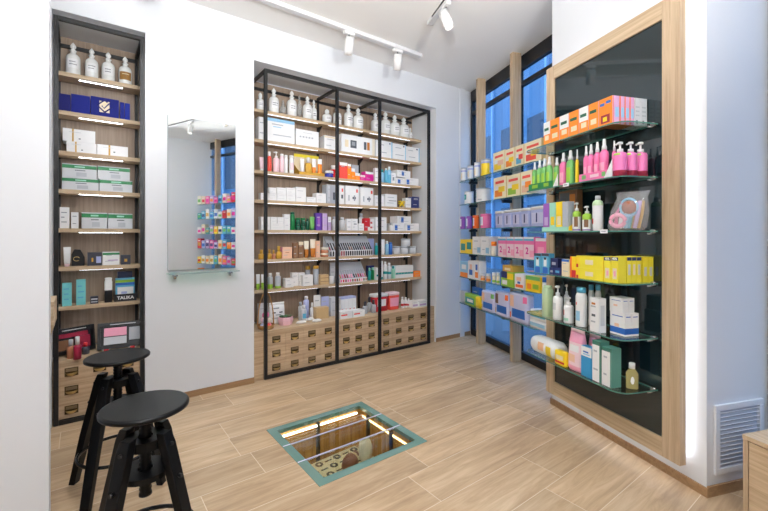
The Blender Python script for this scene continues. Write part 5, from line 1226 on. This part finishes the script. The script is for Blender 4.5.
# clear bag of brushes
t_, z_, s_ = on_n(619, 228, .33)
bg_ = thing('gift_bag', 'clear plastic bag of bath brushes on the third glass shelf of the panel', 'bag', (*wpt(t_, .275), PSZ[2]+.001), RZ+R(25)); bg_.scale = (1.12, 1, 1.2)
FILM = TRL((246, 247, 250), .22)
mb = MB()
prof = [(0, .085, .035, 3), (.02, .098, .042, 3), (.10, .095, .04, 2.6), (.17, .075, .022, 3), (.20, .085, .006, 5)]
mb.loft(prof, lambda z, u, f: FILM, seg=28, M=Matrix(((1, 0, .17, 0), (0, 1, 0, 0), (0, 0, 1, 0), (0, 0, 0, 1)))); mb.build('film', bg_)
items = [(-.04, .012, 'ppk'), (.0, -.012, 'lb'), (.035, .012, 'cop'), (-.015, .02, 'w'), (.05, -.008, 'lav'), (.02, .022, 'lime'), (-.06, .0, 'pink'), (-.03, -.014, 'w'), (.062, .012, 'gold'), (.012, .004, 'sky')]
for i, (ix, iy, c) in enumerate(items):
    mb = MB(); cm = PM(c)
    mb.tube([(ix*.9, iy, .012), (ix+.012, iy, .09), (ix*.8+.03, iy*.6, .15)], .010, cm, 8)
    mb.build('brush_handle', bg_)
mb = MB(); mb.loft([(.085, .008, .008, 2), (.10, .034, .014, 2), (.125, .038, .015, 2), (.15, .02, .01, 2)], lambda z, u, f: P((150, 84, 56), .7), cx=.02, cy=-.018); mb.build('brush_pad', bg_)
mb = MB(); mb.tube([(.02+.043*math.cos(a), -.022, .118+.045*math.sin(a)) for a in [k*PI/10 for k in range(20)]], .006, PM('lb'), 8, closed=True); mb.build('brush_rim', bg_)
mb = MB(); mb.tube([(-.035+.036*math.cos(a), -.024, .052+.030*math.sin(a)) for a in [k*PI/10 for k in range(20)]], .011, PM('pk2'), 8, closed=True); mb.build('sponge_ring', bg_)
# shelf edge price tags
for k, px, lab in ((2, 604, 'white price tag clipped to the third glass shelf'), (1, 566, 'white price tag clipped to the second glass shelf')):
    t_, z_, s_ = on_n(px, 230, .39); mb = MB(); mb.box(-.028, .028, -.004, -.0005, -.016, .008, PM('w')); mb.box(-.02, .016, -.0044, -.0041, -.008, 0, PM('g'))
    o = mb.build('price_tag', loc=(*wpt(t_, .3885), PSZ[k]), rz=RZ); tag(o, lab, 'price tag')
# fourth shelf
BB = dict(c='sky', d=.05, ln=0, b=[(.15, .85, 0, .3, 'blue'), (.3, .7, .35, .75, 'w'), (.35, .65, .68, .8, 'k'), (0, 1, .86, 1, 'dk2')])
YB = dict(c='ye2', s='yel', d=.10, ln=0, b=[(0, .14, 0, .9, 'yel'), (.35, .65, .3, .7, 'cr'), (0, .08, 0, .3, 'red')])
panel_row(3, [('box', 534, 541, 253.4, 'sky blue box with bottle picture', dict(BB)), ('box', 541.4, 548.8, 253.4, 'sky blue box with bottle picture', dict(BB)), ('box', 549.4, 553.6, 267.6, 'small navy carton', dict(c='navy', b=[(.2, .8, .3, .6, 'silv')], ln=0)), ('box', 554, 560.6, 267.6, 'small navy carton', dict(c='navy', b=[(.2, .8, .3, .6, 'sky')], ln=0)),
    ('box', 550.4, 558, 258.4, 'dark blue carton stacked on a navy one', dict(c=(30, 36, 80), up=2, b=[(.2, .7, .3, .6, 'silv')], ln=0)), ('box', 561.6, 569, 259.4, 'cream carton with blue top', dict(c='cr', b=[(0, 1, .86, 1, 'blue')])), ('box', 570, 575.8, 256.6, 'red and yellow carton end', dict(c='yel', b=[(0, 1, 0, .35, 'red'), (0, .3, 0, 1, 'or2')], ln=0)),
    ('box', 576.2, 603, 268.6, 'long yellow carton in the lower row', dict(YB)), ('box', 576.2, 603, 256.4, 'long yellow carton stacked on top', dict(YB, up=7))])
t4 = on_n(618.4, 270, .365)[0]
FL = dict(c='ye2', d=.06, ln=0, b=[(0, 1, .84, .97, 'navy'), (.2, .8, .15, .55, 'cr'), (.35, .65, .25, .45, 'pk2')])
panel_row(3, [('box', 603.8, 610.8, 256.4, 'yellow carton with pale flower and blue top', dict(FL, text=[('40%', .13, .5, .905, 'w')])), ('box', 611.2, 618.2, 256.4, 'yellow carton with pale flower and blue top', dict(FL, text=[('40%', .13, .5, .905, 'w')]))])
panel_row(3, [('box', 627+4.9*i, 627+4.9*(i+1)-.3, 256.4, 'yellow carton with blue top and pale panel', dict(T=t4, w=.08, c='ye2', s='ye2', ln=0, sb=[(0, 1, .84, .97, 'navy'), (.25, .75, .3, .7, 'lg' if i % 2 == 0 else 'cr')])) for i in range(3)] +
    [('box', 643+5.4*i, 643+5.4*(i+1)-.3, 256.8, 'plain yellow carton at the shelf end', dict(T=t4, w=.08, c='ye2', s='ye2', ln=0, sb=[(.25, .75, .25, .6, 'lg')])) for i in range(2)])
# fifth shelf
panel_row(4, [('bottle', 543, 552.4, 285.4, 'tall pale green square bottle', dict(c='pg', k='pg', kh=.06, kr=.98, p=5)), ('bottle', 552.8, 563, 285.6, 'large white pump bottle', dict(c='w', top='pump', l=[(.3, .5, -.5, .5, 'lg')])), ('bottle', 563.6, 573.8, 297, 'small white pump bottle with red dot', dict(c='w', top='pump', l=[(.3, .5, -.6, -.1, 'rd2'), (.1, .2, -.4, .6, 'mint')])),
    ('bottle', 575, 587.6, 287.4, 'large white shampoo bottle with blue cap', dict(c='w', k='sky', kh=.13, kr=.82, l=[(.55, .62, -.5, -.1, 'red'), (.15, .4, -.4, .5, 'lb')], dp=.8))])
panel_row(4, [('bottle', 563.8, 569.4, 284.4, 'white pump bottle set back', dict(c='w', top='pump')), ('bottle', 588.4, 594.2, 284.8, 'blue-capped bottle set back', dict(c='w', k='sky', kh=.13, kr=.82)), ('bottle', 595.2, 601, 284.8, 'blue-capped bottle set back', dict(c='w', k='sky', kh=.13, kr=.82))], nf=.25)
panel_row(4, [('box', 589.6, 599.2, 298, 'tall white carton with dark print', dict(d=.055, sb=[(.2, .8, .2, .8, 'lg')], b=[(.2, .6, .45, .52, 'dg'), (.2, .6, .8, .86, 'amb')]))])
UB = dict(c='w', s='w', ln=0, w=.115, b=[(0, 1, .08, .34, 'blue'), (.15, .85, .82, .86, 'blue'), (.3, .6, .36, .5, 'peach')], sb=[(0, 1, .08, .34, 'blue'), (.15, .85, .82, .86, 'blue')])
UT = dict(UB, w=.10, b=[(.15, .85, .78, .82, 'blue'), (.3, .6, .4, .52, 'peach')], sb=[(.15, .85, .78, .82, 'blue')])
panel_row(4, [('box', 625, 631.8, 313.6, 'white and blue carton, lower row', dict(UB, T=.285)), ('box', 632.1, 638.8, 313.4, 'white and blue carton, lower row', dict(UB, T=.285)),
    ('box', 622.6, 628.4, 298.4, 'white carton with blue line, upper row', dict(UT, T=.30, up=0)), ('box', 628.7, 634.4, 298.2, 'white carton with blue line, upper row', dict(UT, T=.30, up=1))])
# lowest shelf
t_, z_, s_ = on_n(550, 360, .27)
wp = thing('nappy_bundle', 'rounded white nappy bundle with baby picture and yellow corner on the lowest glass shelf', 'nappy pack', (*wpt(t_+.0, .285), PSZ[5]+.068), RZ)
mb = MB(); M = Matrix.Rotation(PI/2, 4, 'Y'); BW = PM('w', .3); BY = PM('yel', .3)
mb.loft([(-.16, .026, .026, 2.4), (-.152, .054, .054, 2.4), (-.115, .066, .070, 2.6), (.115, .066, .070, 2.6), (.152, .054, .054, 2.4), (.16, .026, .026, 2.4)], lambda z, u, f: BW, seg=32, M=M); mb.build('body', wp)
mb = MB(); mb.loft([(-.04, .0668, .0708, 2.6), (.03, .0668, .0708, 2.6)], lambda z, u, f: P((232, 186, 150), .4) if (f > .35 and -.55 < u < .3) else BW, seg=32, M=M, capb=False, capt=False); mb.build('baby_picture', wp)
mb = MB(); mb.loft([(.055, .0668, .0708, 2.6), (.112, .0668, .0708, 2.6)], lambda z, u, f: BY if u > -.3 else BW, seg=32, M=M, capb=False, capt=False); mb.build('yellow_corner', wp)
panel_row(5, [('pack', 554, 564.6, 351, 'yellow wipes pack leaning before the nappy bundle', dict(c='yel', l=[(.15, .3, -.8, .7, 'red'), (.4, .7, -.4, .4, 'cr')], d=.045)), ], nf=.375)
panel_row(5, [('bag', 566, 580.2, 328, 'pink and white nappy bag', dict(c='ppk', d=.085, b=[(0, .12, 'pk2'), (.66, .9, 'pk2')], l=[(.2, .38, -.6, .2, 'peach'), (.45, .6, -.5, .6, 'w')]))], nf=.36)
panel_row(5, [('bag', 586, 597.4, 333.6, 'pale pink bag set back', dict(c='ppk', d=.06, b=[(.6, .9, 'pk2')]))], nf=.25)
panel_row(5, [('box', 581, 591.6, 347, 'blue carton with white top', dict(c=(52, 150, 206), d=.05, b=[(0, 1, .68, 1, 'w'), (.2, .7, .8, .85, 'blue')], ln=1, lc='lb')), ('box', 592.2, 600.6, 341, 'tall white and green carton', dict(c='w', s=(86, 140, 126), t=(86, 140, 126), d=.07, b=[(0, 1, .9, 1, (60, 120, 104)), (.85, 1, 0, .9, (86, 140, 126))])), ('box', 601.6, 611.6, 347.6, 'tall white and green carton', dict(c='w', s=(86, 140, 126), t=(86, 140, 126), d=.075, b=[(0, 1, .9, 1, (60, 120, 104)), (.85, 1, 0, .9, (86, 140, 126))]))])
# oil bottle
ta, na = .275, .30
ob = thing('oil_bottle', 'clear flat bottle of yellowish oil with white cap on the lowest glass shelf', 'bottle', (0, 0, 0), RZ+R(50))
na = on_t(632, 385, ta)[0]; hb = on_t(632, 363, ta)[1]-PSZ[5]; wb_ = .068
ob.location = (*wpt(ta, na), PSZ[5]+.001)
OIL = TRL((214, 200, 132), .5)
revolve('body', [(0, wb_*.46, wb_*.3, 3), (.02*hb, wb_*.5, wb_*.33, 3), (.6*hb, wb_*.5, wb_*.33, 3), (.74*hb, wb_*.3, wb_*.24, 2), (.78*hb, wb_*.2, wb_*.2, 2)], hb, OIL, (), (), ob, 28)
revolve('cap', [(.781*hb, wb_*.26, wb_*.26, 2), (.98*hb, wb_*.26, wb_*.26, 2), (hb, wb_*.22, wb_*.22, 2)], hb, PM('w'), (), (), ob)
mb = MB(); pts = [(.011*math.sin(a)*(1 if math.cos(a) < 0 else .75), .28*hb-.014*math.cos(a) if math.cos(a) > 0 else .28*hb-.034*math.cos(a)) for a in [k*PI/10 for k in range(20)]]
mb.prism(ccw(pts), -wb_*.34-.001, -wb_*.34, PM('w'), axis=1); mb.build('drop_label', ob)

# ------------------------------------------------------------------ second rack before the rear window (the mirror shows it)
r2 = thing('window_rack', 'oak and glass window rack beside the rear wall, seen in the mirror', 'display rack', (*wpt(-1.9, 0), 0), RZ)
for t in (-2.16, -1.22):
    mb = MB(); mb.box(-1.9-t, -1.9-t+.058, .335, .452, .001, CEIL-.0015, OAKV); mb.build('post', r2, bevel=.002)
rn = random.Random(21)
for k, z in enumerate(PSZ):
    glass_shelf(r2, -1.9, -2.62, -1.2, -.330, -.150, .05, z)
    for i in range(9):
        t = -2.54+i*.148
        c = rn.choice(['w', 'w', 'iv', 'pink', 'org', 'sky', 'yel', 'pbl', 'lav', 'teal', 'cr', 'red']); c2 = rn.choice(['blue', 'org', 'red', 'gr2', 'navy', 'gold', 'mag'])
        h = rn.uniform(.13, .22)
        o = k_box('carton', .125, h, .09, dict(c=c, b=[(.1, .9, .25, .6, c2), (.2, .8, .72, .82, 'w')], ln=0)); o.location = (*wpt(t, -.165-.05), z+.0008); o.rotation_euler = (0, 0, RZ)
        tag(o, 'printed carton, %s from the rear wall, %s shelf of the mirrored rack' % (ORD[i], PNAME[k]), 'box', 'cartons on the rack by the rear wall')
